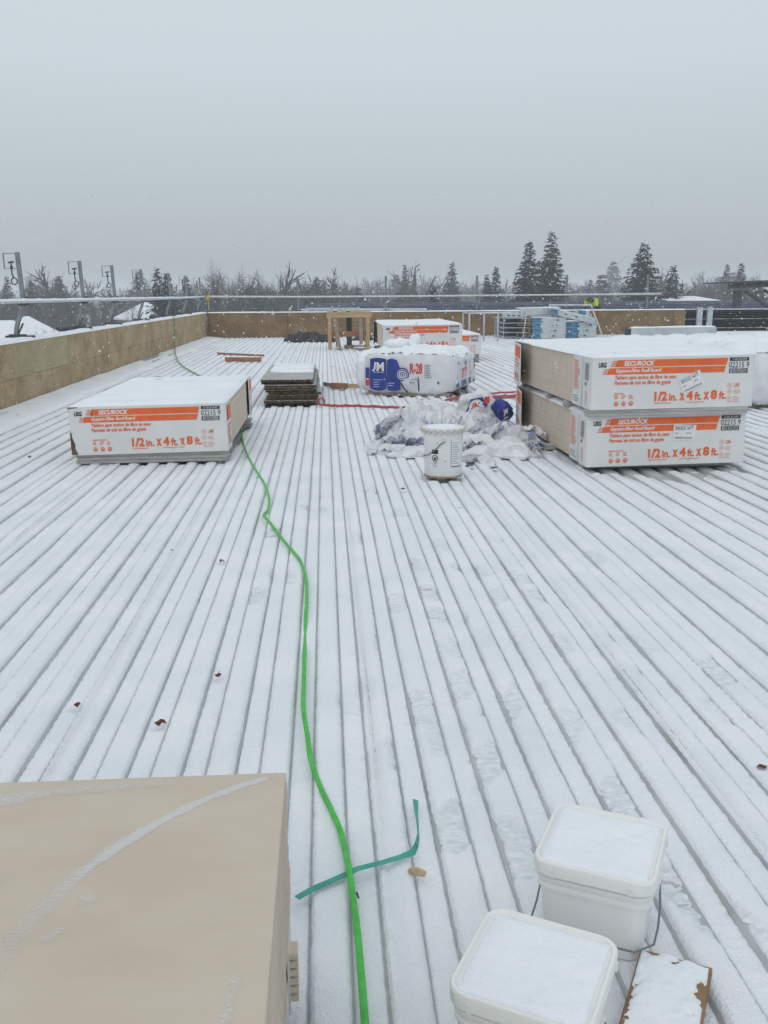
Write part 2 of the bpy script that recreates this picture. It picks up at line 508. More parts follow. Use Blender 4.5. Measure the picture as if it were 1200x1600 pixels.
class Face:
    """a printable plane: origin, two unit axes, and the outward normal"""
    def __init__(s, o, ux, uy, nrm):
        s.o, s.ux, s.uy, s.n = Vector(o), Vector(ux), Vector(uy), Vector(nrm)

    def p(s, x, y, lift=0.0012):
        return s.o + s.ux * x + s.uy * y + s.n * lift

    def text(s, mb, st, x, y, w_, h_, bold=0.0, shear=0.0, lift=0.0016, ang=0.0):
        v, f = text_geo(st, bold, shear)
        ca, sa = math.cos(ang), math.sin(ang)
        mb.add([s.p(x + a * w_ * ca - b * h_ * sa, y + a * w_ * sa + b * h_ * ca, lift) for a, b, _ in v], f)

    def poly(s, mb, pts, lift=0.0012):
        mb.add([s.p(a, b, lift) for a, b in pts], [tuple(range(len(pts)))])

    def rect(s, mb, x0, y0, x1, y1, lift=0.0012, ang=0.0, c=None):
        pts = [(x0, y0), (x1, y0), (x1, y1), (x0, y1)]
        if ang:
            ca, sa = math.cos(ang), math.sin(ang)
            pts = [(c[0] + (a - c[0]) * ca - (b - c[1]) * sa, c[1] + (a - c[0]) * sa + (b - c[1]) * ca) for a, b in pts]
        s.poly(mb, pts, lift)

    def disc(s, mb, x, y, r, r_in=0.0, n=20, lift=0.0012):
        if r_in <= 0:
            s.poly(mb, [(x + r * math.cos(2 * math.pi * k / n), y + r * math.sin(2 * math.pi * k / n)) for k in range(n)], lift)
        else:
            vs = []
            for k in range(n):
                a = 2 * math.pi * k / n
                vs += [s.p(x + r * math.cos(a), y + r * math.sin(a), lift), s.p(x + r_in * math.cos(a), y + r_in * math.sin(a), lift)]
            mb.add(vs, [(2 * k, (2 * k + 2) % (2 * n), (2 * k + 3) % (2 * n), 2 * k + 1) for k in range(n)])

    def lines(s, mb, x, y, w_, n, pitch, h_, rng, lift=0.0012, slant=0.0):
        """rows of print too small to read"""
        for k in range(n):
            ww = w_ * rng.uniform(0.55, 1.0)
            yy = y - k * pitch
            s.poly(mb, [(x, yy), (x + ww, yy - slant * ww), (x + ww, yy + h_ - slant * ww), (x, yy + h_)], lift)

    def barcode(s, mb, x0, y0, x1, y1, rng, lift=0.0016):
        x = x0
        while x < x1:
            ww = rng.choice((0.0012, 0.002, 0.003)); s.rect(mb, x, y0, min(x + ww, x1), y1, lift); x += ww + rng.choice((0.0014, 0.002, 0.003))


def snow_pad(name, x0, x1, y0, y1, z, t, parent=None, seed=1, res=0.04, rag=0.5, sag=0.0, power=0.5, edge=0.05, lump=0.35):
    """a layer of lying snow with rounded ragged edges, closed underneath by dipping below z"""
    nx = max(4, int((x1 - x0) / res)); ny = max(4, int((y1 - y0) / res))
    xs = np.linspace(x0, x1, nx); ys = np.linspace(y0, y1, ny)
    X, Y = np.meshgrid(xs, ys)
    dx = np.minimum(X - x0, x1 - X); dy = np.minimum(Y - y0, y1 - Y)
    d = np.minimum(dx, dy)
    fq = 14 if res > 0.01 else 48
    d = d + rag * edge * fbm(X * fq + seed, Y * fq, seed, 3) * 0.6
    e = np.clip(d / edge, 0, 1) ** power
    H = t * e * (1 + lump * fbm(X * (3.1 if res > 0.01 else 16), Y * (3.1 if res > 0.01 else 16), seed + 5, 3) + (0.10 if res > 0.01 else 0.22) * fbm(X * (25 if res > 0.01 else 60), Y * (25 if res > 0.01 else 90), seed + 9, 2))
    Z = z + H - 0.004 * (d <= edge * 0.12)
    edge_mask = (dx <= 1e-6) | (dy <= 1e-6)
    Z = np.where(edge_mask, z - 0.006, Z)
    me = mesh_np(name, np.stack([X, Y, Z], -1).reshape(-1, 3), grid_quads(nx, ny), M_snow)
    o = link_mesh(name, me, parent)
    o['kind'] = 'stuff'
    return o


# ================================================================== LARGE STRUCTURE
# --- ground around the building, snow covered
GZ = -6.5
g_ = MB(); g_.add([(-640, -180, GZ), (640, -180, GZ), (640, 920, GZ), (-640, 920, GZ)], [(0, 1, 2, 3)])
tag(g_.build('ground', M_ground), kind='structure')
b_ = MB(); b_.box(-3.86, 14.6, -3.0, 29.76, GZ, -0.12)
tag(b_.build('roof_slab', M_brick), kind='structure')

# --- ribbed steel roof deck
P = 0.1505
PH = -0.123 - 0.082          # left edge of a flange
DX0, DX1 = -3.62, 14.4
FL = 0.082
ZF = -0.012                   # steel on the rib tops, snow brings it to about zero
VD = 0.050
k0 = int(math.floor((DX0 - PH) / P)); k1 = int(math.ceil((DX1 - PH) / P))
vs = []
for k in range(k0, k1):
    xb = PH + k * P
    for s_, z_ in ((0, ZF), (FL, ZF), (FL + 0.009, ZF - VD), (P - 0.009, ZF - VD)):
        vs.append((xb + s_, z_))
co = []; nv = len(vs)
for y_ in (-2.8, 29.5):
    co += [(a, y_, b) for a, b in vs]
me = mesh_np('roof_deck', co, [(i, i + 1, i + 1 + nv, i + nv) for i in range(nv - 1)], M_deck, smooth=False)
tag(link_mesh('roof_deck', me), kind='structure')

# --- snow lying on ribs and in flutes
FOOT = [(0.39, 4.343), (0.439, 3.887), (0.669, 4.211), (0.721, 3.819), (0.875, 4.091), (0.446, 3.234), (0.842, 3.27), (0.267, 2.746), (0.432, 2.885), (0.533, 2.726), (1.131, 3.247), (0.946, 2.559), (1.246, 2.626), (0.428, 2.357), (0.283, 3.767), (0.454, 3.59), (-0.353, 3.905), (-0.226, 4.18), (-0.299, 5.032), (0.786, 1.732), (0.824, 1.624), (0.656, 2.816), (0.703, 2.577), (0.086, 2.859), (0.144, 2.415), (0.341, 2.519), (0.41, 5.44), (0.157, 4.854), (0.589, 4.685), (0.846, 4.796), (0.929, 3.803), (0.3, 2.05), (0.42, 1.95), (0.15, 3.3), (1.0, 2.9), (1.35, 2.95), (-0.1, 5.6), (0.3, 6.1), (1.3, 4.4), (0.75, 2.15)]
LEAVES = [(-0.53, 2.677, .022), (-0.393, 3.034, .017), (-0.826, 2.833, .017), (-0.532, 4.463, .018), (-0.813, 4.676, .012), (1.185, 2.276, .018)]
# rectangles kept free of snow by what lies on them: x0, x1, y0, y1
BARE = [(-1.93, -0.83, 7.36, 9.6), (1.93, 3.1, 6.62, 9.0), (-0.68, -0.16, 11.06, 13.3), (0.72, 1.9, 12.05, 13.2), (-1.4, -0.10, -1, 1.46), (0.72, 0.92, 6.42, 6.62)]
rng0 = random.Random(5)
FP = [(x, y, rng0.uniform(-0.5, 0.7), rng0.uniform(0.55, 1.0)) for x, y in FOOT]
SN = [0.002, 0.006, 0.013, 0.024, 0.041, 0.058, 0.069, 0.076, 0.080, 0.0850, 0.0872, 0.0915, 0.103, 0.1162, 0.1295, 0.1410, 0.1453, 0.1475]
SK = ['e', 'b', 't', 't', 't', 't', 't', 'b', 'e', 'u', 'w', 'v', 'v', 'v', 'v', 'v', 'w', 'u']
FLANGE = np.array([k in 'ebt' for k in SK])


def snow_sheet(name, x0, x1, ys, coarse=False):
    ka = int(math.floor((x0 - PH) / P)); kb = int(math.ceil((x1 - PH) / P))
    nk = kb - ka
    K = np.repeat(np.arange(ka, kb), len(SN))
    sel = [0, 1, 3, 5, 7, 8, 9, 10, 12, 14, 16, 17] if coarse else list(range(len(SN)))
    K = np.repeat(np.arange(ka, kb), len(sel))
    S = np.tile(np.array(SN)[sel], nk)
    kinds = np.tile(np.array(SK)[sel], nk)
    xs = PH + K * P + S
    ok = (xs > DX0) & (xs < DX1)
    xs, K, S, kinds = xs[ok], K[ok], S[ok], kinds[ok]
    fl = np.isin(kinds, ['e', 'b', 't'])
    X = np.repeat(xs[None, :], len(ys), 0); Y = np.repeat(ys[:, None], len(xs), 1)
    Kg = np.repeat(K[None, :], len(ys), 0)
    thick = 0.0125 * (1 + 0.22 * fbm(X * 2.2, Y * 1.1, 3, 3)) + 0.0011 * fbm(X * 60, Y * 60, 7, 2)
    # flange profile: full in the middle, tapering at edges; the edge may be bare or overhung
    edge_n = 0.0040 * vnoise(Kg * 7.3 + (S > 0.04)[None, :] * 3.1, Y * 2.0, 11) + 0.0026 * vnoise(X * 30, Y * 30, 12) + 0.0042 * vnoise(X * 60, Y * 85, 13)
    prof = {'e': -0.0035, 'b': 0.0065, 't': 1.0}
    tt = np.zeros_like(X)
    for kk in ('e', 'b', 't'):
        cidx = np.where(kinds == kk)[0]
        if kk == 't': tt[:, cidx] = thick[:, cidx]
        elif kk == 'b': tt[:, cidx] = 0.0085 + edge_n[:, cidx] * 0.9
        else: tt[:, cidx] = -0.0012 + edge_n[:, cidx]
    # side laps of the deck sheets: a thin broken slit along one rib in six
    lapc = np.where((kinds == 't') & (np.abs(S - 0.024) < 1e-6) & (K % 6 == 2))[0]
    if len(lapc): tt[:, lapc] = np.minimum(tt[:, lapc], 0.0012 + 0.0042 * vnoise(Kg[:, lapc] * 3.3, Y[:, lapc] * 0.7, 15) + 0.0012 * vnoise(X[:, lapc] * 60, Y[:, lapc] * 60, 16))
    lvl = ZF - 0.0046 + 0.0040 * vnoise(Kg * 3.7, Y * 0.45, 21) + 0.0038 * vnoise(Kg * 5.1, Y * 1.7, 22) + 0.0030 * vnoise(X * 55, Y * 70, 23)
    # drifts that close a flute altogether here and there
    fill = np.clip((vnoise(Kg * 9.1, Y * 0.55, 31) + 0.35 * vnoise(X * 3, Y * 1.2, 32) - 0.52) * 4, 0, 1)
    lvl = lvl + fill * 0.012
    Z = np.where(fl[None, :], ZF + tt, lvl)
    wcol = np.where(kinds == 'w')[0]; ucol = np.where(kinds == 'u')[0]
    Z[:, wcol] = lvl[:, wcol] - 0.002
    Z[:, ucol] = np.minimum(lvl[:, ucol] - 0.010, ZF - 0.014)
    # snow trodden thin by boots
    press = np.zeros_like(X)
    lapm = ((np.abs(S - 0.035) < 0.030) & (K % 6 == 2))[None, :]
    for (fx, fy, fa, fs) in FP:
        jj = np.where(np.abs(ys - fy) < 0.3)[0]
        if len(jj) == 0: continue
        ii = np.where(np.abs(xs - fx) < 0.3)[0]
        if len(ii) == 0: continue
        a = np.ix_(jj, ii)
        u = (X[a] - fx) * math.cos(fa) + (Y[a] - fy) * math.sin(fa); v = -(X[a] - fx) * math.sin(fa) + (Y[a] - fy) * math.cos(fa)
        rr = (np.abs(u) / 0.060) ** 3 + (np.abs(v) / 0.125) ** 3
        mk = np.clip((1.25 - rr - 0.35 * vnoise(X[a] * 30, Y[a] * 30, 41)) * 2.2, 0, 1) * fs
        press[a] = np.maximum(press[a], mk)
    trail = np.clip(fbm(X * 1.6, Y * 2.4, 51, 4) * 2.2 - 0.55, 0, 1) * np.exp(-((X - 0.45 - 0.05 * Y) / 0.55) ** 2) * 0.5
    press = np.maximum(press, trail)
    press = np.where(lapm, press * 0.35, press)
    rough = fbm(X * 45, Y * 60, 42, 2)
    Z = np.where(fl[None, :], Z - press * (0.0102 + 0.0058 * rough), Z - press * (0.004 + 0.003 * rough))
    Z = Z + 0.004 * np.clip(1 - np.abs(press - 0.25) * 6, 0, 1) * fl[None, :]
    for (lx, ly, lr) in LEAVES:
        dd = np.sqrt((X - lx) ** 2 + (Y - ly) ** 2)
        Z = Z - 0.010 * np.clip(1.5 - dd / (lr * 1.1), 0, 1)
    for (a0, a1, c0, c1) in BARE:
        n_ = 0.10 * fbm(X * 5, Y * 2.5, 61, 3)
        dd = np.minimum(np.minimum(X - a0, a1 - X), np.minimum(Y - c0, c1 - Y)) + n_
        Z = Z - 0.034 * np.clip(dd * 14 + 0.5, 0, 1)
    # streaks of melt in front of the big stack
    m = np.clip(1 - np.abs(X - 2.6) / 0.9, 0, 1) * np.clip((Y - 6.1) / 0.4, 0, 1) * (Y < 6.75)
    Z = Z - 0.03 * np.clip(m * (1.1 + 1.2 * vnoise(Kg * 3.3, Y * 3, 71)) - 0.28, 0, 1)
    me = mesh_np(name, np.stack([X, Y, Z], -1).reshape(-1, 3), grid_quads(len(xs), len(ys)), M_decksnow)
    at = me.attributes.new('pressed', 'FLOAT', 'POINT')
    at.data.foreach_set('value', (np.clip(press, 0, 1) * fl[None, :] * 0.9).astype(np.float32).ravel())
    return tag(link_mesh(name, me), kind='stuff')


snow_sheet('snow', -2.4, 3.1, np.concatenate([np.arange(-1.0, 0.9, 0.1), np.arange(0.9, 3.2, 0.0078), [3.2]]))
snow_sheet('snow', -4.0, 5.2, np.concatenate([[3.2], np.arange(3.216, 5.59, 0.016), [5.6]]))
snow_sheet('snow', -4.0, 9.5, np.concatenate([np.arange(5.6, 8.5, 0.034), np.arange(8.5, 12.95, 0.07), [13.0]]), True)
snow_sheet('snow', -4.0, 14.5, np.concatenate([np.arange(13.0, 29.3, 0.2), [29.5]]), True)

# --- left parapet
root = empty('parapet_wall', (-3.75, 3.0, 0), label='long low parapet of weathered greenish brown plywood panels along the left edge', cat='wall')
cw = MB(); cw.box(-0.10, 0.085, -4.0, 26.76, -0.12, 0.752)
cw.build('core', M_plyF, root)
rng = random.Random(3)
yy = -4.0; i = 0
ends = []
while yy < 26.5:
    y2 = min(yy + 2.44, 26.5)
    pm = MB(); off = rng.uniform(0, 0.004)
    pm.box(0.086, 0.103 + off, yy + 0.007, y2 - 0.007, 0.3425, 0.75)
    pm.build('panel', M_plyG if (i == 5) else M_plyL, root, bevel=0.002, seg=1)
    yy = y2; i += 1
yy = -4.9
while yy < 26.5:
    y2 = min(yy + 2.44, 26.5)
    pm = MB(); off = rng.uniform(0, 0.004)
    pm.box(0.086, 0.101 + off, max(yy, -4.0) + 0.007, y2 - 0.007, 0.0, 0.3395)
    pm.build('panel', M_plyL, root, bevel=0.002, seg=1)
    yy = y2
snow_pad('snow_cap', -0.12, 0.115, -4.0, 26.76, 0.752, 0.032, root, 3, 0.045, 0.3)
fm = MB(); fm.box(0.106, 0.118, -4, 26.5, -0.02, 0.035)
fm.build('base_flashing', M_galv, root)
# --- far parapet
root = empty('parapet_wall', (3.9, 29.5, 0), label='long low parapet of wet dark brown plywood across the far end', cat='wall')
cw = MB(); cw.box(-7.51, 7.55, 0.018, 0.24, -0.12, 0.752)
cw.build('core', M_plyF, root)
x_ = -7.5
while x_ < 7.5:
    x2 = min(x_ + 2.44, 7.55)
    pm = MB(); off = rng.uniform(0, 0.004)
    pm.box(x_ + 0.009, x2 - 0.009, -off, 0.016, 0.0, 0.75)
    pm.build('panel', M_plyF, root, bevel=0.002, seg=1)
    x_ = x2
snow_pad('snow_cap', -7.53, 7.57, -0.02, 0.26, 0.752, 0.028, root, 5, 0.06, 0.3)
# --- drift of smooth snow along the foot of the left wall
def drift():
    ny = 420; nx = 12
    ys = np.linspace(-2.8, 29.45, ny); t = np.linspace(0, 1, nx)
    T, Y = np.meshgrid(t, ys)
    wv = 0.46 + 0.16 * fbm(Y * 0.7, Y * 0 + 2, 81, 3)
    X = -3.632 + T * wv
    Z = 0.016 + 0.035 * (1 - T) ** 1.5 * (1 + 0.3 * fbm(X * 4, Y * 1.2, 82, 3)) + 0.004 * fbm(X * 9, Y * 3, 83, 2)
    Z = np.where(T > 0.98, -0.03, Z)
    Z = np.where(fbm(Y * 0.45, Y * 0 + 9, 84, 2) > 0.25, np.where(T < 0.2, -0.03, Z), Z)
    me = mesh_np('snow_drift', np.stack([X, Y, Z], -1).reshape(-1, 3), grid_quads(nx, ny), M_snow)
    tag(link_mesh('snow_drift', me), kind='stuff')


drift()

# ================================================================== TREES AND HOUSES BEYOND
def spruce_mesh(seed, H, Rr, fine=1.0):
    rg = np.random.RandomState(seed)
    V = []; F = []
    z = 0.04 * H
    while z < H * 0.995:
        t = z / H
        prof = ((1 - t) ** 0.85 * 0.97 + 0.03) * Rr * 1.75
        nb = int(max(5, 10 * (1 - t) + 5))
        a0 = rg.uniform(0, 6.28)
        for b in range(nb):
            az = a0 + 6.283 * b / nb + rg.uniform(-0.35, 0.35)
            L = max(0.14, prof * rg.uniform(0.66, 1.10))
            zb = z + rg.uniform(-0.15, 0.15)
            dirx, diry = math.cos(az), math.sin(az)
            ns = max(2, int(L / (0.24 / fine)))
            rise = 0.30 * (t - 0.35)
            for k in range(ns):
                q = (k + rg.uniform(0.2, 1.0)) / ns
                r_ = L * q
                zz = zb + r_ * rise - 0.20 * L * q * q + (0.10 * L * max(0, q - 0.7))
                for side in (-1, 0, 1):
                    if side == 0 and k < ns - 1 and rg.rand() < 0.5: continue
                    aa = az + side * rg.uniform(0.5, 1.1)
                    ln = (0.20 + 0.30 * (1 - q * 0.5)) * rg.uniform(0.7, 1.3) * min(1, 0.45 + L * 0.5) / fine ** 0.5
                    wd = ln * rg.uniform(0.36, 0.6)
                    bx, by, bz = dirx * r_, diry * r_, zz
                    ex, ey, ez = bx + math.cos(aa) * ln, by + math.sin(aa) * ln, bz - ln * rg.uniform(0.1, 0.75)
                    px, py = -math.sin(aa) * wd * 0.5, math.cos(aa) * wd * 0.5
                    mx_, my_, mz_ = (bx * 0.5 + ex * 0.5), (by * 0.5 + ey * 0.5), (bz * 0.5 + ez * 0.5)
                    n0 = len(V)
                    tz = rg.uniform(-0.4, 0.4) * wd
                    V += [(bx, by, bz), (mx_ + px, my_ + py, mz_ + tz), (ex, ey, ez), (mx_ - px, my_ - py, mz_ - tz)]
                    F.append((n0, n0 + 1, n0 + 2, n0 + 3))
        z += max(0.13, 0.34 * (1 - 0.55 * t)) / fine ** 0.5
    # leader
    n0 = len(V)
    V += [(0.03, 0, H * 0.97), (-0.03, 0.02, H * 0.97), (0, 0, H * 1.01), (0, -0.03, H * 0.97)]
    F += [(n0, n0 + 1, n0 + 2, n0 + 3)]
    return np.array(V), np.array(F)


def bare_mesh(seed, H, spread=0.5, slender=False, levels=5, thick=1.0):
    rg = random.Random(seed)
    V = []; F = []

    def seg(a, b, ra, rb, n):
        d = (b - a).normalized()
        u = d.cross(Vector((0.3, 0.9, 0.1))); u.normalize(); q = d.cross(u)
        n0 = len(V)
        if n == 1:                                   # fine twig: one thin blade
            c_ = rg.uniform(0, 3.14); e = u * math.cos(c_) + q * math.sin(c_)
            V.extend([tuple(a - e * ra), tuple(a + e * ra), tuple(b + e * rb), tuple(b - e * rb)]); F.append((n0, n0 + 1, n0 + 2, n0 + 3)); return
        for (p, r) in ((a, ra), (b, rb)):
            for k in range(n):
                an = 6.283 * k / n
                V.append(tuple(p + (u * math.cos(an) + q * math.sin(an)) * r))
        for k in range(n):
            F.append((n0 + k, n0 + (k + 1) % n, n0 + n + (k + 1) % n, n0 + n + k))

    def grow(p, d, L, r, lev):
        pieces = 3 if lev < 3 else 2
        for i in range(pieces):
            d2 = (d + Vector((rg.uniform(-1, 1), rg.uniform(-1, 1), rg.uniform(-0.2, 0.6))) * 0.13).normalized()
            q = p + d2 * (L / pieces)
            r2 = r * (0.86 if lev < levels - 1 else 0.7)
            seg(p, q, r, r2, 4 if lev < 1 else 3 if lev < 2 else 1)
            p, d, r = q, d2, r2
            if lev < levels - 1 and (i > 0 or lev > 0):
                for _ in range(2 if lev > 0 else 1):
                    ang = rg.uniform(0.45, 1.15) * (0.5 if slender else 1)
                    az = rg.uniform(0, 6.283)
                    u = d.cross(Vector((math.cos(az), math.sin(az), 0.2))).normalized()
                    nd = (d * math.cos(ang) + u * math.sin(ang) + Vector((0, 0, 0.05))).normalized()
                    grow(p, nd, L * rg.uniform(0.5, 0.78), r * rg.uniform(0.42, 0.58), lev + 1)
        if lev < levels - 1:
            grow(p, d, L * 0.7, r * 0.8, lev + 1)

    grow(Vector((0, 0, 0)), Vector((0, 0, 1)), H * 0.36, H * 0.017 * thick, 0)
    V2 = np.array(V)
    V2[:, 2] *= H / V2[:, 2].max()
    rr = np.hypot(V2[:, 0], V2[:, 1]).max()
    V2[:, :2] *= (H * spread * 0.5) / np.percentile(np.hypot(V2[:, 0], V2[:, 1]), 97)
    return V2, np.array(F)


def trunk_mesh(H, r):
    m = MB(); m.tube([(0, 0, -0.2), (0, 0, H * 0.3), (0.03, 0, H * 0.65), (0, 0, H * 0.97)], [r * 1.2, r, r * 0.6, r * 0.15], 7)
    return m


def conifer(x, y, ztop, rad, seed, label, fine=1.0):
    H = ztop - GZ
    root = empty('spruce_tree', (x, y, GZ), (0, 0, seed * 1.3), label, 'tree', 'spruces beyond the roof')
    V, F = spruce_mesh(seed, H, rad, fine)
    link_mesh('crown', mesh_np('crown', V, F, M_needle, smooth=False), root)
    trunk_mesh(H, H * 0.011).build('trunk', M_bark, root, smooth=True)


conifer(19.4, 90, 6.2, 2.05, 1, 'dark spruce with rounded tip, left of its taller twin beyond far parapet')
conifer(22.0, 92, 7.15, 2.15, 2, 'tallest pointed dark spruce, right one of the tall twin spruces')
conifer(29.8, 88, 5.85, 2.75, 3, 'broadest dark spruce standing alone right of the tall twin spruces')
conifer(34.2, 92, 3.9, 1.7, 4, 'short dark ragged spruce close right of the broadest spruce')
conifer(19.9, 110, 4.3, 1.5, 5, 'mid sized spruce close left of the tall twin spruces', 0.8)
conifer(19.0, 111, 3.4, 1.2, 6, 'smaller spruce leaning into the mid sized spruce left of the tall twins', 0.8)
conifer(13.9, 165, 6.2, 1.2, 7, 'hazy spruce above the white roof board carton in the distance', 0.8)
conifer(18.1, 135, 5.6, 1.7, 8, 'thin pale hazy spruce, faintest pointed tip between two far guard posts', 0.8)
conifer(8.6, 75, 1.9, 1.15, 9, 'small dark spruce whose tip barely clears the far guard rail')
conifer(-14.6, 85, 3.6, 1.3, 10, 'dark narrow spruce, left half of the close pair by the left parapet')
conifer(-13.6, 84, 3.3, 1.35, 11, 'dark spruce, right half of the close pair by the left parapet')
conifer(-12.6, 80, 0.6, 1.5, 21, 'low bushy dark spruce at the foot of the close pair, above the left parapet')
conifer(55.7, 125, 5.1, 1.7, 12, 'grey hazy spruce just above the dark canopy at the far right', 0.7)
conifer(64.5, 150, 5.7, 1.6, 13, 'paler hazy spruce left of the grey one above the dark canopy', 0.7)
conifer(-39.0, 130, 3.4, 1.4, 14, 'faint hazy spruce right of the nearest guard post', 0.7)
conifer(-38.0, 140, 4.2, 1.5, 15, 'faint taller spruce between the two nearest guard posts', 0.7)
conifer(-42.1, 130, 3.9, 1.4, 16, 'faint spruce at the very left edge, behind the nearest guard post', 0.7)
conifer(-17.1, 120, 3.7, 1.5, 17, 'grey spruce right of the close pair, half hidden by haze', 0.7)
conifer(-1.0, 130, 3.6, 1.2, 18, 'small grey spruce tip above the wooden work table', 0.7)
conifer(45.2, 160, 3.5, 1.5, 19, 'very faint low spruce left of the broadest spruce', 0.6)


def bare(x, y, ztop, spread, seed, label, slender=False, levels=6):
    H = ztop - GZ
    root = empty('bare_tree', (x, y, GZ), (0, 0, seed), label, 'tree', 'leafless trees beyond the roof')
    V, F = bare_mesh(seed, H, spread, slender, levels, 1.5)
    link_mesh('crown', mesh_np('crown', V, F, M_twig, smooth=False), root)
    trunk_mesh(H * 0.5, H * 0.016).build('trunk', M_bark, root, smooth=True)


bare(-9.9, 85, 4.7, 0.28, 3, 'slender leafless tree with upright twigs beyond the parapet corner', True)
bare(-7.6, 86, 4.2, 0.52, 4, 'round crowned leafless tree right of the slender one at the parapet corner')
bare(-6.4, 118, 4.2, 0.6, 5, 'wide hazy leafless tree above the middle of the far parapet, left of the work table', False, 5)
bare(1.8, 140, 4.9, 0.6, 6, 'faint wide leafless tree above the wooden work table', False, 5)
bare(5.9, 150, 4.6, 0.55, 7, 'faint leafless tree right above the white carton behind the insulation', False, 5)
bare(23.8, 150, 4.6, 0.45, 8, 'faint leafless tree behind the mid sized spruce', False, 5)
bare(-25.1, 108, 2.9, 0.6, 9, 'leafless tree left of the second guard post', False, 5)
bare(-19.9, 98, 2.3, 0.55, 10, 'leafless tree behind the snowy roof beyond the left parapet', False, 5)
bare(-17.6, 68, 0.7, 0.75, 11, 'dark dense leafless tree close behind the second guard post', False, 6)
bare(-19.6, 93, -0.9, 0.8, 12, 'low frosted leafless tree in front of the farther snowy roof', False, 6)
bare(56.2, 140, 3.6, 0.6, 13, 'faint leafless tree left of the dark canopy', False, 5)
bare(-11.8, 76, 0.9, 0.7, 14, 'low leafless tree below the parapet corner', False, 6)


def woods():
    """the far wood that reads as one grey mass"""
    rg = np.random.RandomState(4)
    lib = [bare_mesh(40 + i, 9.0, 0.75, False, 5, 6.0) for i in range(4)] + [spruce_mesh(60 + i, 9.0, 1.6, 0.45) for i in range(2)]
    VV = []; FF = []; n0 = 0
    for i in range(310):
        d = rg.uniform(105, 330)
        ang = R(rg.uniform(-31, 35))
        x = d * math.sin(ang); y = d * math.cos(ang)
        k = rg.randint(0, 4) if rg.rand() < 0.92 else rg.randint(4, 6)
        V, F = lib[k]
        s = (rg.uniform(0.82, 1.12) + 0.28 * (rg.rand() < 0.18)) * (1.0 if d < 200 else 1.22) * (1.0 if k < 4 else 1.06); a = rg.uniform(0, 6.28)
        W = np.stack([V[:, 0] * math.cos(a) - V[:, 1] * math.sin(a), V[:, 0] * math.sin(a) + V[:, 1] * math.cos(a), V[:, 2]], 1)
        W = W * np.array([s * 1.35, s * 1.35, s]) + np.array([x, y, GZ])
        VV.append(W); FF.append(F + n0); n0 += len(V)
    me = mesh_np('far_woods', np.concatenate(VV), np.concatenate(FF), M_twig, smooth=False)
    tag(link_mesh('far_woods', me), kind='stuff')
    # low scrub and hedges closing the view under the crowns
    VV = []; FF = []; n0 = 0
    lib = [bare_mesh(80 + i, 4.6, 1.1, False, 5, 2.2) for i in range(3)]
    for i in range(62):
        d = rg.uniform(80, 220); ang = R(rg.uniform(-32, 36))
        x = d * math.sin(ang); y = d * math.cos(ang)
        V, F = lib[i % 3]; s = rg.uniform(0.8, 1.5); a = rg.uniform(0, 6.28)
        W = np.stack([V[:, 0] * math.cos(a) - V[:, 1] * math.sin(a), V[:, 0] * math.sin(a) + V[:, 1] * math.cos(a), V[:, 2]], 1) * s + np.array([x, y, GZ])
        VV.append(W); FF.append(F + n0); n0 += len(V)
    me = mesh_np('scrub', np.concatenate(VV), np.concatenate(FF), M_twig, smooth=False)
    tag(link_mesh('scrub', me), kind='stuff')


woods()


def house(x, y, wx, wy, zw, zr, label, rot=0.0, chim=True):
    root = empty('house', (x, y, GZ), (0, 0, rot), label, 'house')
    h1, h2 = zw - GZ, zr - GZ
    m = MB(); m.box(-wx / 2, wx / 2, -wy / 2, wy / 2, 0, h1)
    m.build('wall', M_brick, root)
    o_ = 0.45
    m = MB()
    a = [(-wx / 2 - o_, -wy / 2 - o_, h1 - .1), (wx / 2 + o_, -wy / 2 - o_, h1 - .1), (wx / 2 + o_, wy / 2 + o_, h1 - .1), (-wx / 2 - o_, wy / 2 + o_, h1 - .1)]
    a2 = [(p[0], p[1], p[2] + 0.18) for p in a]
    rd = max(0.2, (wx - wy) / 2)
    m.add(a + a2 + [(-rd, 0, h2), (rd, 0, h2)], [(3, 2, 1, 0), (0, 1, 5, 4), (1, 2, 6, 5), (2, 3, 7, 6), (3, 0, 4, 7), (4, 5, 9, 8), (5, 6, 9), (6, 7, 8, 9), (7, 4, 8)])
    rf = m.build('roof', M_snow, root)
    if chim:
        c = MB(); c.box(wx * .18, wx * .18 + .7, 0.3, 1.0, h1, h2 + 0.5)
        c.build('chimney', M_brick, rf)
    for q in (-0.3, 0.25):
        f = MB(); f.box(wx * q - .6, wx * q + .6, -wy / 2 - .03, -wy / 2 + .02, h1 - 1.9, h1 - .7)
        fo = f.build('window', M_dark, root)
        f = MB()
        f.box(wx * q - .68, wx * q + .68, -wy / 2 - .05, -wy / 2 + .01, h1 - .7, h1 - .6)
        f.build('frame', M_whiteprint, fo)


house(-29.8, 97, 6.2, 6.0, -2.7, -0.65, 'house with snowy hip roof behind the nearest guard post', 0.3, False)
house(-34.5, 104, 9.0, 7.0, -3.0, -1.2, 'house with wide snowy roof at the very left edge', 0.1, False)
house(-20.6, 111, 5.0, 5.5, -1.3, 0.55, 'house with white gabled snow roof right of the fourth guard post', 0.5, False)
house(35.5, 92, 9, 7, 0.0, 0.95, 'far house with pale snowy roof left of the dark canopy', 0.0, False)

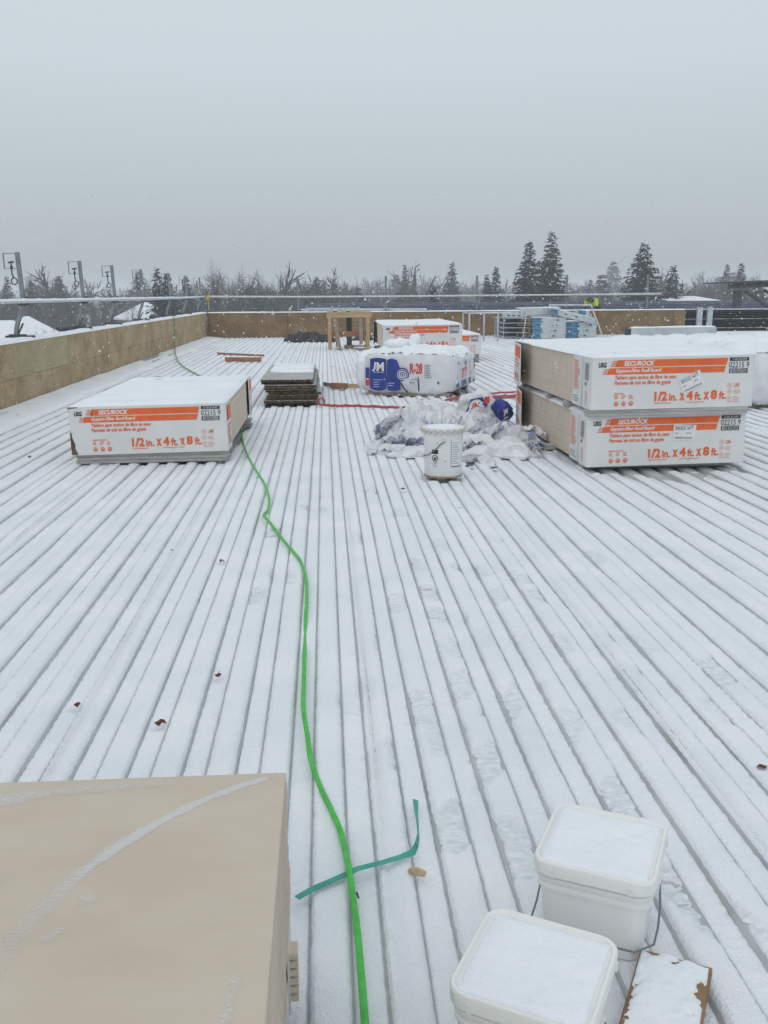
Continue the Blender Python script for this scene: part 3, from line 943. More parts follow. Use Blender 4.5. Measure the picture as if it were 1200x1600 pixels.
# flat neighbouring wing right behind the far parapet
root = empty('flat_roof_building', (19.0, 58, 0), label='long flat roofed building with navy roof edge beyond the far parapet', cat='building')
m = MB(); m.box(-20.2, 24, -10, 10, GZ, 0.40); m.build('wall', M_brick, root)
m = MB(); m.box(-20.3, 24.1, -10.12, -9.9, 0.402, 0.74); m.box(-20.3, 24.1, 9.9, 10.12, 0.402, 0.70); m.build('roof_edge', M_navy, root)
snow_pad('snow_cover', -20.2, 24, -9.8, 9.8, 0.402, 0.12, root, 8, 0.8, 0.3)

# orange stack glimpsed over the parapet
root = empty('lumber_stack', (-14.2, 60, GZ), (0, 0, 0.3), 'small faded orange stack seen just over the left parapet', 'stack')
m = MB(); m.box(-1.1, 1.1, -0.5, 0.5, 4.8, 5.35); m.build('load', M_orangeobj, root, bevel=0.05)
for q in range(4):
    m = MB(); m.box(-1.15, 1.15, -0.5 + q * .26, -0.3 + q * .26, 5.36, 5.62 + 0.12 * (q % 2)); m.build('beam', M_orangeobj, root, bevel=0.02)
m = MB()
for sx_ in (-0.9, 0.9):
    m.box(sx_ - .08, sx_ + .08, -0.4, 0.4, 0, 4.8)
m.build('trestle', M_dark, root)

# ================================================================== GUARD POSTS AND RAILS
def stanchion(y, label):
    root = empty('guard_post', (-3.78, y, 0), (0, 0, 0), label, 'guard post', 'cranked guard posts along the left parapet')
    m = MB()
    m.box(-0.24, 0.10, -0.06, 0.06, 0.775, 0.80)
    m.box(-0.20, 0.00, -0.05, 0.05, 0.80, 0.815)
    m.build('base_plate', M_dark, root, bevel=0.004)
    m = MB()
    pts = [(-0.115, 0, 0.80), (-0.108, 0, 0.88), (-0.08, 0, 0.97), (-0.035, 0, 1.07), (-0.005, 0, 1.16), (0.005, 0, 1.25), (-0.003, 0, 1.5), (-0.015, 0, 1.81)]
    for a, b in zip(pts[:-1], pts[1:]):
        m.bar(a, (b[0], b[1], b[2] + 0.004), 0.050, 0.055, 0, (0, 1, 0))
    m.build('post', M_post, root, bevel=0.006)
    m = MB()
    m.bar((-0.10, 0, 0.80), (-0.02, 0, 0.95), 0.012, 0.05, 0, (0, 1, 0))
    m.build('brace_fin', M_dark, root)
    m = MB()
    m.bar((-0.012, 0, 1.80), (-0.19, 0, 1.80), 0.014, 0.009, 0)
    m.bar((-0.185, 0, 1.803), (-0.185, 0, 1.616), 0.012, 0.014, 0, (1, 0, 0))
    m.bar((-0.19, 0, 1.62), (-0.01, 0, 1.615), 0.012, 0.007, 0)
    br = m.build('bracket', M_post, root)
    m = MB()
    m.tube([(-0.10, 0, 1.69), (-0.10, 0, 1.56), (-0.085, 0, 1.50)], 0.009, 6)
    m.bar((-0.135, 0, 1.69), (-0.065, 0, 1.70), 0.02, 0.02)
    m.tube([(-0.10, 0, 1.65), (-0.10, 0, 1.61)], 0.018, 6)
    m.tube([(-0.08 + 0.036 * math.sin(a), 0, 1.465 + 0.040 * math.cos(a)) for a in [k * 6.2832 / 14 for k in range(15)]], 0.008, 6)
    m.build('eye_bolt', M_dark, br, smooth=True)
    m = MB()
    m.box(-0.055, 0.065, -0.045, 0.045, 1.165, 1.20); m.box(-0.02, 0.075, -0.025, 0.025, 1.20, 1.275)
    m.build('rail_clamp', M_dark, root, bevel=0.004)
    return root


for y, lab in ((12.2, 'cranked grey guard post nearest the camera on the left parapet'),
               (15.2, 'second cranked guard post from the camera on the left parapet'),
               (17.45, 'third cranked guard post from the camera on the left parapet'),
               (20.15, 'fourth cranked guard post, in front of the white roofed house'),
               (23.7, 'fifth cranked guard post, in front of the dark spruce pair'),
               (26.5, 'sixth cranked guard post, between spruce pair and parapet corner'),
               (29.45, 'farthest cranked guard post, at the parapet corner with yellow tape')):
    stanchion(y, lab)

for x, lab in ((-0.82, 'thin far guard post left of the work table'), (1.92, 'thin far guard post above the white carton'),
               (4.78, 'thin far guard post above the empty tube frame'), (7.63, 'thin far guard post beside the twin spruces'),
               (10.23, 'thin far guard post in front of the broadest spruce, with splayed foot')):
    root = empty('guard_post', (x, 29.68, 0), (0, 0, 0), lab, 'guard post', 'thin guard posts along the far parapet')
    m = MB(); m.box(-0.10, 0.10, -0.07, 0.07, 0.772, 0.80); m.build('base_plate', M_dark, root)
    m = MB(); m.bar((0, 0, 0.80), (0, 0, 1.05), 0.055, 0.055, 0, (0, 1, 0)); m.bar((0, 0, 1.045), (-0.01, 0, 1.84), 0.065, 0.06, 0, (0, 1, 0)); m.build('post', M_post, root)
    m = MB(); m.box(-0.04, 0.04, -0.06, 0.05, 1.185, 1.22); m.build('rail_clamp', M_dark, root)
    if x > 10:
        m = MB(); m.bar((-0.14, 0, 0.79), (0.0, 0, 1.02), 0.05, 0.05, 0, (0, 1, 0)); m.build('strut', M_dark, root)


def pipe_thing(name, pts, r, matl, label, cat='rail', n=8, group=None):
    m = MB(); m.tube(pts, r, n)
    return tag(m.build(name, matl, smooth='auto'), label, cat, group)


rail = empty('guard_rail', (-3.70, 12, 1.22), label='long frosted pipe rail along the left guard posts', cat='rail')
m = MB(); m.tube([(0, -9, 0.0), (0, -3, 0.0), (0, 3.2, 0.0), (0, 8, -0.012), (0, 14, 0.0), (0, 17.6, 0.03)], 0.022, 8)
m.build('pipe', M_pipe, rail, smooth='auto')
snow_pad('snow_cover', -0.03, 0.03, -9, 17.6, 0.010, 0.022, rail, 12, 0.02, 0.8, edge=0.02)
rail = empty('guard_rail', (-3.6, 29.62, 1.225), label='long frosted pipe rail along the far guard posts', cat='rail')
m = MB(); m.tube([(0, 0, 0.02), (3, 0, -0.004), (6, 0, -0.004), (9.5, 0, 0.006), (14.2, 0, 0.02)], 0.026, 8)
m.build('pipe', M_pipe, rail, smooth='auto')
m = MB(); m.tube([(13.3, 0, 0.02), (14.25, 0, 0.022)], 0.036, 8); m.build('sleeve', M_galv, rail, smooth='auto')
# yellow tape at the corner
m = MB()
m.tube([(-3.60, 29.58, 1.25), (-3.60, 29.58, 1.18)], 0.055, 8)
m.bar((-3.58, 29.54, 1.24), (-3.50, 29.52, 1.38), 0.05, 0.012); m.bar((-3.58, 29.54, 1.2), (-3.56, 29.52, 0.84), 0.012, 0.022)
tag(m.build('warning_tape', M_yellow), 'yellow warning tape knotted round the rail at the parapet corner', 'tape')
pipe_thing('pipe', [(-0.75, 29.75, 0.825), (3.2, 29.75, 0.82)], 0.03, M_pipe, 'long frosted pipe lying on the far parapet behind the work table', 'pipe')
pipe_thing('pipe', [(-0.6, 29.72, 0.865), (1.1, 29.72, 0.86)], 0.02, M_galv, 'short thin pipe lying on top of the long frosted one', 'pipe')
for (y, l_, lab) in ((14.4, 1.3, 'dark scaffold plank lying just outside the parapet before the second guard post'), (22.0, 0.8, 'short dark plank on the parapet before the fifth guard post')):
    m = MB(); m.box(-4.02, -3.885, y, y + l_, 0.79, 0.83)
    o = tag(m.build('plank', M_dark, bevel=0.004), lab, 'plank')
    m = MB(); m.box(-4.0, -3.84, y + .1, y + .2, 0.764, 0.79); m.build('batten', M_dark, o)
    m = MB(); m.box(-4.0, -3.84, y + l_ - .2, y + l_ - .1, 0.764, 0.79); m.build('batten', M_dark, o)

# ================================================================== OPENING AT THE RIGHT END
root = empty('clad_wall', (15.6, 31.6, 0), label='low wall of dark horizontal metal cladding dusted with snow at the right end', cat='wall')
m = MB(); m.box(-4.0, 7.0, 0.05, 0.3, -0.12, 0.70); m.build('core', M_darkclad, root)
for k in range(9):
    m = MB(); z = 0.02 + k * 0.075
    m.add([(-4, 0.05, z), (7, 0.05, z), (7, -0.02, z + 0.012), (-4, -0.02, z + 0.012), (7, 0.045, z + 0.072), (-4, 0.045, z + 0.072)], [(0, 1, 2, 3), (3, 2, 4, 5)])
    m.build('cladding_strip', M_darkclad, root)
    if k % 4 == 1:
        snow_pad('snow_line', -4, 7, -0.03, 0.0, z + 0.006, 0.006, root, 30 + k, 0.02, 1.2, edge=0.03)
m = MB(); m.box(-4.05, 7.0, 0.0, 0.35, 0.702, 0.74); m.build('coping', M_galv, root)
for x, lab in ((12.52, 'left one of two galvanised uprights in the opening right of the far parapet'), (12.87, 'right one of two galvanised uprights in the opening right of the far parapet')):
    root = empty('steel_upright', (x, 31.0, 0), label=lab, cat='upright', group='uprights in the opening')
    m = MB(); m.box(-0.075, 0.075, -0.01, 0.0, -0.02, 0.80); m.box(-0.085, -0.075, -0.01, 0.09, -0.02, 0.80); m.box(0.075, 0.085, -0.01, 0.09, -0.02, 0.80)
    m.build('channel', M_galv, root)
    m = MB(); m.box(-0.10, 0.10, -0.03, 0.10, -0.04, -0.02); m.build('base_plate', M_galv, root)
# deck strip out to the clad wall
m = MB(); m.box(11.48, 22.6, 29.75, 31.64, -0.2, -0.01)
tag(m.build('roof_ledge', M_snow), kind='structure')

root = empty('canopy', (16.2, 36.5, -0.1), label='dark steel canopy with slanted brace at the far right', cat='canopy')
m = MB(); m.box(-0.13, 0.13, -0.12, 0.12, 0.0, 1.46); m.build('post', M_dark, root, bevel=0.01)
m = MB(); m.bar((-0.35, 0, 1.62), (4.6, 0, 1.80), 0.3, 0.20); m.build('beam', M_dark, root)
m = MB(); m.box(-0.5, 4.8, -0.3, 2.2, 1.74, 1.79, 0, Matrix.Rotation(-0.036, 4, 'Y')); m.build('roof_panel', M_dark, root)
m = MB(); m.bar((0.3, 0, 1.42), (1.35, 0, 0.75), 0.1, 0.10); m.build('brace', M_dark, root)
m = MB(); m.bar((1.1, 0.1, 1.45), (2.3, 0.1, 0.9), 0.1, 0.10); m.build('brace', M_dark, root)
m = MB(); m.box(4.35, 4.6, -0.12, 0.12, 0.0, 1.6); m.build('post', M_dark, root)
m = MB(); m.box(-1.5, 6, -0.5, 3, -0.7, 0.0); m.build('footing', M_darkclad, root)


# ================================================================== ROOF BOARD CARTONS
def print_front(cap, rng, W=1.20, H=0.375, sticker=None):
    """the flat print on a carton's end: local frame has the face at y=-0.006, x from -W/2"""
    F = Face((-W / 2, -0.007, 0), (1, 0, 0), (0, 0, 1), (0, -1, 0))
    U = lambda u: u * W
    Vv = lambda v: (1 - v) * H
    m = MB()
    F.poly(m, [(U(.135), Vv(.185)), (U(.150), Vv(.055)), (U(.832), Vv(.055)), (U(.822), Vv(.185))])
    F.poly(m, [(U(.088), Vv(.325)), (U(.100), Vv(.205)), (U(.820), Vv(.205)), (U(.810), Vv(.325))])
    for k in range(4):
        F.poly(m, [(U(.118 - k * .004), Vv(.085 + k * .030)), (U(.15), Vv(.085 + k * .030)), (U(.15), Vv(.070 + k * .030)), (U(.118 - k * .004), Vv(.070 + k * .030))])
        F.poly(m, [(U(.070 - k * .004), Vv(.235 + k * .028)), (U(.10), Vv(.235 + k * .028)), (U(.10), Vv(.222 + k * .028)), (U(.070 - k * .004), Vv(.222 + k * .028))])
    m.build('orange_band', M_orange, cap)
    m = MB()
    F.text(m, 'SECUROCK', U(.187), Vv(.168), U(.190), .095 * H, 0.035, 0.25, 0.0026)
    F.text(m, 'Gypsum-Fiber Roof Board', U(.140), Vv(.310), U(.280), .092 * H, 0.028, 0.25, 0.0026)
    m.build('white_lettering', M_whiteprint, cap)
    m = MB()
    F.text(m, 'Tablero para techos de fibra de yeso', U(.137), Vv(.445), U(.378), .098 * H, 0.026, 0.22)
    F.text(m, 'Panneau de toit en fibre de gypse', U(.134), Vv(.545), U(.348), .098 * H, 0.026, 0.22)
    F.text(m, '1/2', U(.385), Vv(.855), U(.080), .185 * H, 0.045)
    F.text(m, 'in.', U(.475), Vv(.855), U(.052), .145 * H, 0.03)
    F.text(m, 'x', U(.541), Vv(.850), U(.034), .150 * H, 0.045)
    F.text(m, '4', U(.585), Vv(.850), U(.040), .185 * H, 0.045)
    F.text(m, 'ft.', U(.635), Vv(.850), U(.045), .155 * H, 0.03)
    F.text(m, 'x', U(.692), Vv(.846), U(.034), .150 * H, 0.045)
    F.text(m, '8', U(.735), Vv(.846), U(.042), .185 * H, 0.045)
    F.text(m, 'ft.', U(.788), Vv(.846), U(.045), .155 * H, 0.03)
    m.build('orange_lettering', M_orange, cap)
    m = MB()
    F.lines(m, U(.385), Vv(.90), U(.17), 1, 1, .012 * H, rng); F.lines(m, U(.585), Vv(.895), U(.16), 1, 1, .012 * H, rng)
    F.lines(m, U(.135), Vv(.70), U(.10), 1, 1, .016 * H, rng)
    for q in (0, .045, .09):
        F.lines(m, U(.135 + q), Vv(.735), U(.03), 3, .028 * H, .012 * H, rng)
        F.disc(m, U(.150 + q), Vv(.885), .045 * H, .030 * H, 18)
        F.poly(m, [(U(.143 + q), Vv(.91)), (U(.157 + q), Vv(.91)), (U(.150 + q), Vv(.855))])
    m.build('warning_symbol', M_orange, cap)
    m = MB()
    for j, vv in enumerate((.58, .70, .83)):
        F.disc(m, U(.852), Vv(vv), .050 * H, .042 * H, 18)
        F.disc(m, U(.852), Vv(vv), .018 * H)
        F.lines(m, U(.875), Vv(vv - .02), U(.05), 3, .03 * H, .010 * H, rng)
    F.poly(m, [(U(.885), Vv(.60)), (U(.915), Vv(.60)), (U(.900), Vv(.53))])
    F.lines(m, U(.84), Vv(.905), U(.09), 1, 1, .01 * H, rng)
    m.build('small_symbol', M_paleorange, cap)
    m = MB()
    F.text(m, 'USG', U(.033), Vv(.19), U(.050), .095 * H, 0.045, 0.15)
    F.rect(m, U(.842), Vv(.115), U(.962), Vv(.050))
    F.text(m, '02215 9', U(.840), Vv(.245), U(.125), .110 * H, 0.0)
    for (a0, b0, a1, b1) in ((.842, .350, .957, .342), (.842, .268, .957, .260), (.842, .350, .850, .260), (.949, .350, .957, .260)):
        F.rect(m, U(a0), Vv(b0), U(a1), Vv(b1))
    F.barcode(m, U(.856), Vv(.338), U(.945), Vv(.272), rng)
    m.build('black_lettering', M_black, cap)
    m = MB()
    F.text(m, '0 00 81099', U(.858), Vv(.102), U(.09), .038 * H, 0.0, 0.0, 0.0028)
    m.build('reversed_lettering', M_whiteprint, cap)
    if sticker:
        cx, cz, ang, num = sticker
        ca, sa = math.cos(ang), math.sin(ang)
        S = Face((-W / 2 + cx - ca * .085 + sa * .055, -0.0095, cz - sa * .085 - ca * .055), (ca, 0, sa), (-sa, 0, ca), (0, -1, 0))
        m = MB(); m.add([S.p(0, 0, 0), S.p(.17, 0, 0), S.p(.17, .115, 0), S.p(0, .115, 0), S.p(0, 0, .001), S.p(.17, 0, .001), S.p(.17, .115, .001), S.p(0, .115, .001)], [(4, 5, 6, 7), (0, 1, 5, 4), (1, 2, 6, 5), (2, 3, 7, 6), (3, 0, 4, 7)])
        st = m.build('sticker', M_whiteprint, cap)
        m = MB()
        S.barcode(m, .012, .075, .095, .100, rng, .0015); S.barcode(m, .012, .010, .150, .026, rng, .0015)
        S.text(m, 'MTT', .105, .080, .045, .018, .02, 0, .0015); S.text(m, num, .10, .047, .035, .016, .0, 0, .0015); S.text(m, '1000', .012, .045, .025, .014, 0, 0, .0015)
        S.rect(m, .006, .104, .15, .107, .0015)
        S.poly(m, [(.135, .102), (.158, .108), (.135, .113)], .0015)
        m.build('barcode', M_greyprint, st)


def print_side(cap, rng, side, y0, y1, H, W=1.20):
    """print on the long side of the front sleeve"""
    F = Face((side * (W / 2 + 0.0075), y0 if side > 0 else y1, 0), (0, 1, 0) if side > 0 else (0, -1, 0), (0, 0, 1), (side, 0, 0))
    L = y1 - y0
    m = MB()
    if side < 0:
        F.lines(m, .03, H * .88, .16, 15, H * .04, H * .014, rng)
    else:
        F.rect(m, .03, H * .62, L - .02, H * .92)
        F.lines(m, .03, H * .5, L - .06, 4, H * .07, H * .03, rng)
        F.text(m, '1/2 in.', .04, H * .12, L - .09, H * .16, .03)
    m.build('orange_lettering', M_orange, cap)
    if side < 0:
        m = MB(); F.rect(m, L * .52, 0.0, L * .535, H * .97); m.build('teal_line', M_tealprint, cap)
        m = MB(); F.lines(m, .03, H * .18, .17, 3, H * .05, H * .014, rng); F.barcode(m, L * .66, H * .55, L * .86, H * .88, rng); F.text(m, 'M', L * .68, H * .44, .03, .03, .02)
        m.build('grey_lettering', M_greyprint, cap)
        m = MB(); F.lines(m, L * .70, H * .32, .06, 8, H * .035, H * .014, rng); m.build('pale_lettering', M_paleorange, cap)


def carton(loc, rot, label, seed, sticker=None, W=1.20, H=0.375, D=2.42, capf=0.46, capb=0.50, snow=True, flare=0.05, side_print=-1, torn=False):
    rng = random.Random(seed)
    root = empty('roof_board_carton', loc, rot, label, 'carton', 'cartons of roof board')
    m = MB()
    n = 28; th = (H - 0.01) / n
    for k in range(n):
        dx = rng.uniform(-.0018, .0018); dy = rng.uniform(-.002, .002)
        m.box(-W / 2 + .012 + dx, W / 2 - .012 + dx, 0.008 + dy, D - 0.03 + dy, 0.003 + k * th + .0002, 0.003 + (k + 1) * th)
    tag(m.build('gypsum_boards', M_board, root), kind='stuff')
    # front sleeve: five panels of cardboard folded round the end
    m = MB()
    h = W / 2 + 0.006
    m.rloft([(0.0, h, .1, .014), (H, h - .004, .1, .014)], 4)
    vs = []
    for v in m.v:
        x, y, z = v
        vs.append((x, -0.006 if y < 0 and abs(y) > .0999 else (-0.006 + (y + .1)) if y < 0 else capf, z))
    m.v = vs
    cap = m.build('front_sleeve', M_card, root, bevel=0.004)
    print_front(cap, rng, W, H, sticker)
    if torn:
        Ft = Face((-W / 2 - .005, -0.0075, 0), (1, 0, 0), (0, 0, 1), (0, -1, 0))
        m = MB(); Ft.poly(m, [(0, .004), (.052, .004), (.030, .055), (.034, .085), (.014, .14), (.012, .175), (0, .185)]); Ft.poly(m, [(.0, H - .03), (.006, H - .012), (.075, H - .006), (.075, H), (0, H)])
        tag(m.build('torn_edge', M_cardin, cap), kind='stuff')
    print_side(cap, rng, side_print, 0.0, capf, H, W)
    # rear sleeve: flared open towards the camera
    m = MB()
    y0, y1 = D - capb, D + 0.006
    for s in (-1, 1):
        a = s * (W / 2 + 0.004); b = s * (W / 2 + 0.004 + flare)
        m.add([(a, y1, 0), (a + s * .005, y1, 0), (b + s * .005, y0, 0.0), (b, y0, 0.0), (a, y1, H), (a + s * .005, y1, H), (b + s * .005, y0, H), (b, y0, H)],
              [(3, 2, 1, 0), (4, 5, 6, 7), (0, 1, 5, 4), (1, 2, 6, 5), (2, 3, 7, 6), (3, 0, 4, 7)])
    m.box(-W / 2 - .004, W / 2 + .004, y1 - .005, y1, 0, H)
    m.box(-W / 2 - .004, W / 2 + .004, y0, y1, H, H + 0.005)
    rs = m.build('rear_sleeve', M_card, root)
    m = MB()
    for s in (-1, 1):
        a = s * (W / 2 + .003); b = s * (W / 2 + .003 + flare)
        m.add([(a, y1 - .01, 0.002), (b, y0 + .002, 0.002), (b, y0 + .002, H - .002), (a, y1 - .01, H - .002)], [(0, 1, 2, 3)])
    m.build('brown_lining', M_cardin, rs)
    m = MB()
    s = side_print
    sl_ = Vector((s * -flare, capb, 0)); L = sl_.length; sl_.normalize()
    if s < 0: F = Face((-W / 2 - .009, y1, 0), -Vector((flare, capb, 0)).normalized(), (0, 0, 1), (-1, flare / capb, 0))
    else: F = Face((W / 2 + .009 + flare, y0, 0), sl_, (0, 0, 1), (1, flare / capb, 0))
    F.rect(m, .12, H * .66, L - .03, H * .94); F.lines(m, .12, H * .58, L - .2, 3, H * .08, H * .03, rng); F.text(m, '8 ft.', .10, H * .10, L - .2, H * .18, .03)
    m.build('orange_lettering', M_orange, rs)
    if snow: snow_pad('snow_cover', -W / 2 - .003, W / 2 + .003, -0.004, D + .004, H + .002, 0.019, root, seed, 0.03, 0.35)
    return root


carton((-1.378, 7.27, 0.082), (0, -0.016, 0), 'white and orange carton of gypsum roof board alone near the left parapet', 11, side_print=1, capf=0.28, capb=0.38, flare=0.006, torn=True)
carton((2.505, 6.66, 0.035), (0, -0.014, 0.012), 'lower of two stacked cartons, with an upright barcode sticker', 12, (.725, .235, -0.05, '0036'), W=1.19, flare=.085, capb=.60)
carton((2.505, 6.60, 0.462), (0, -0.010, 0.028), 'upper of two stacked cartons, with a tilted barcode sticker', 13, (.735, .185, 0.42, '0037'), flare=.085, capb=.60)
carton((1.485, 14.3, 0.02), (0, 0, 0), 'carton hidden under the far stacked one behind the insulation bags', 14, snow=False)
carton((1.485, 14.3, 0.452), (0, -0.01, 0.0), 'carton right behind the snowy insulation bags, higher of the far pair', 15)
carton((2.39, 18.0, 0.14), (0, -0.01, 0), 'smallest looking carton, mostly hidden right of the one behind the insulation', 16)


def spacer(x0, x1, y0, y1, z0, z1, label, group, seed, rot=0.0, layers=2):
    rg = random.Random(seed)
    root = empty('spacer_strip', ((x0 + x1) / 2, (y0 + y1) / 2, z0), (0, rot, 0), label, 'spacer', group)
    hx, hy = (x1 - x0) / 2, (y1 - y0) / 2; th = (z1 - z0) / layers
    for k in range(layers):
        m = MB(); d = rg.uniform(-.008, .008); e = rg.uniform(-.006, .006)
        m.box(-hx + d, hx + d, -hy + e, hy + e, k * th + .0008, (k + 1) * th)
        m.build('board_layer', M_spacer, root, bevel=0.003, seg=1)
    return root


# under the left carton
spacer(-1.96, -0.79, 7.30, 7.42, 0.0, 0.082, 'grey double board strip under the front of the left carton', 'strips under the left carton', 1, -0.01, 3)
spacer(-1.93, -0.75, 9.2, 9.32, 0.0, 0.082, 'grey board strip under the rear of the left carton', 'strips under the left carton', 2, -0.012, 3)
# right stack: between and below
spacer(1.90, 3.08, 6.60, 6.74, 0.412, 0.460, 'wide grey strip at the front between the two stacked cartons', 'strips between the stacked cartons', 3, -0.012, 2)
for y, lab in ((7.18, 'second grey strip from the front between the stacked cartons'), (7.80, 'third grey strip from the front between the stacked cartons'), (8.80, 'rearmost grey strip between the stacked cartons')):
    spacer(1.88, 3.08, y, y + .11, 0.412, 0.460, lab, 'strips between the stacked cartons', int(y * 10), -0.012, 3)
for y, lab in ((6.78, 'front grey strip under the lower stacked carton'), (7.65, 'grey strip end poking out under the lower stacked carton'), (8.7, 'rear grey strip under the lower stacked carton')):
    spacer(1.85 if y == 7.65 else 1.92, 3.06, y, y + .12, -0.006, 0.034, lab, 'strips under the lower stacked carton', int(y * 10), -0.004, 1)
spacer(1.0, 2.0, 14.4, 14.52, 0.396, 0.45, 'strip under the carton behind the insulation bags', 'strips under far cartons', 41)
spacer(1.0, 2.0, 16.3, 16.42, 0.396, 0.45, 'rear strip under the carton behind the insulation bags', 'strips under far cartons', 42)
spacer(1.82, 2.98, 18.1, 18.24, 0.0, 0.136, 'dark strip under the smallest looking far carton', 'strips under far cartons', 43, 0, 4)
spacer(1.82, 2.98, 19.9, 20.02, 0.0, 0.136, 'rear strip under the smallest looking far carton', 'strips under far cartons', 44, 0, 4)


# ================================================================== INSULATION BAGS
def puffy(hx, hy, hz, seed, n=26, p=4.5, crease=0.012):
    """a pillow-like bag: superellipsoid with creases"""
    us = np.linspace(-math.pi / 2, math.pi / 2, n); vs_ = np.linspace(-math.pi, math.pi, n * 2, endpoint=False)
    Vv, U = np.meshgrid(vs_, us)
    sg = lambda a, e: np.sign(a) * np.abs(a) ** e
    e1 = 2.0 / p
    X = hx * sg(np.cos(U), e1) * sg(np.cos(Vv), e1); Y = hy * sg(np.cos(U), e1) * sg(np.sin(Vv), e1); Z = hz * sg(np.sin(U), e1)
    nz = crease * (fbm(X * 9 + seed, (Y + Z) * 9, seed, 3) + 0.7 * np.abs(fbm(X * 4 + Z * 9, Y * 6 + 4, seed + 4, 2)))
    L = np.sqrt(X ** 2 + Y ** 2 + Z ** 2) + 1e-6
    X, Y, Z = X + nz * X / L, Y + nz * Y / L * 1.5, Z + nz * Z / L
    nx = n * 2
    q = []
    for j in range(n - 1):
        for i in range(nx):
            q.append((j * nx + i, j * nx + (i + 1) % nx, (j + 1) * nx + (i + 1) % nx, (j + 1) * nx + i))
    return np.stack([X, Y, Z], -1).reshape(-1, 3), np.array(q)


def drape(name, parent, bags, x0, x1, y0, y1, t, seed, p, res=0.022, noise=0.9, sidecut=0.75):
    """snow lying over rounded bags: follows their tops and thins out down their shoulders"""
    nx = int((x1 - x0) / res); ny = int((y1 - y0) / res)
    X, Y = np.meshgrid(np.linspace(x0, x1, nx), np.linspace(y0, y1, ny))
    B = np.full(X.shape, -9.0); S = np.full(X.shape, 9.0)
    for (cx, cy, cz, hx, hy, hz) in bags:
        s_ = np.abs((X - cx) / hx) ** p + np.abs((Y - cy) / hy) ** p
        B = np.maximum(B, np.where(s_ < 1, cz + hz * np.clip(1 - s_, 0, 1) ** (1 / p), -9)); S = np.minimum(S, s_)
    xm, xM = min(b[0] - b[3] for b in bags), max(b[0] + b[3] for b in bags); ym, yM = min(b[1] - b[4] for b in bags), max(b[1] + b[4] for b in bags)
    d = np.minimum(np.minimum(X - xm, xM - X), np.minimum(Y - ym, yM - Y))
    d = d + 0.05 * fbm(X * 9 + seed, Y * 9, seed, 3)
    low = min(b[2] for b in bags)
    top = max(b[2] + b[5] for b in bags)
    base = np.where(B > low, B, low)
    base = np.maximum(base, top - 0.05 - 0.9 * np.clip(0.16 - d, 0, 1))
    T = t * np.clip((d - 0.05) / 0.14, -0.6, 1) * (1 + noise * fbm(X * 4.2, Y * 4.2, seed + 5, 3)) + 0.010 * fbm(X * 20, Y * 20, seed + 8, 2)
    Z = base + T
    q = grid_quads(nx, ny)
    dq = d.ravel()[q].min(1)
    me = mesh_np(name, np.stack([X, Y, Z], -1).reshape(-1, 3), q[dq > 0.03], M_snow)
    o = link_mesh(name, me, parent); o['kind'] = 'stuff'
    return o


ins_rot = -R(21)
root = empty('insulation_bundle', (1.62, 11.82, 0.045), (0, 0, ins_rot), 'snow topped bundle of white plastic wrapped insulation bags with blue print', 'insulation')
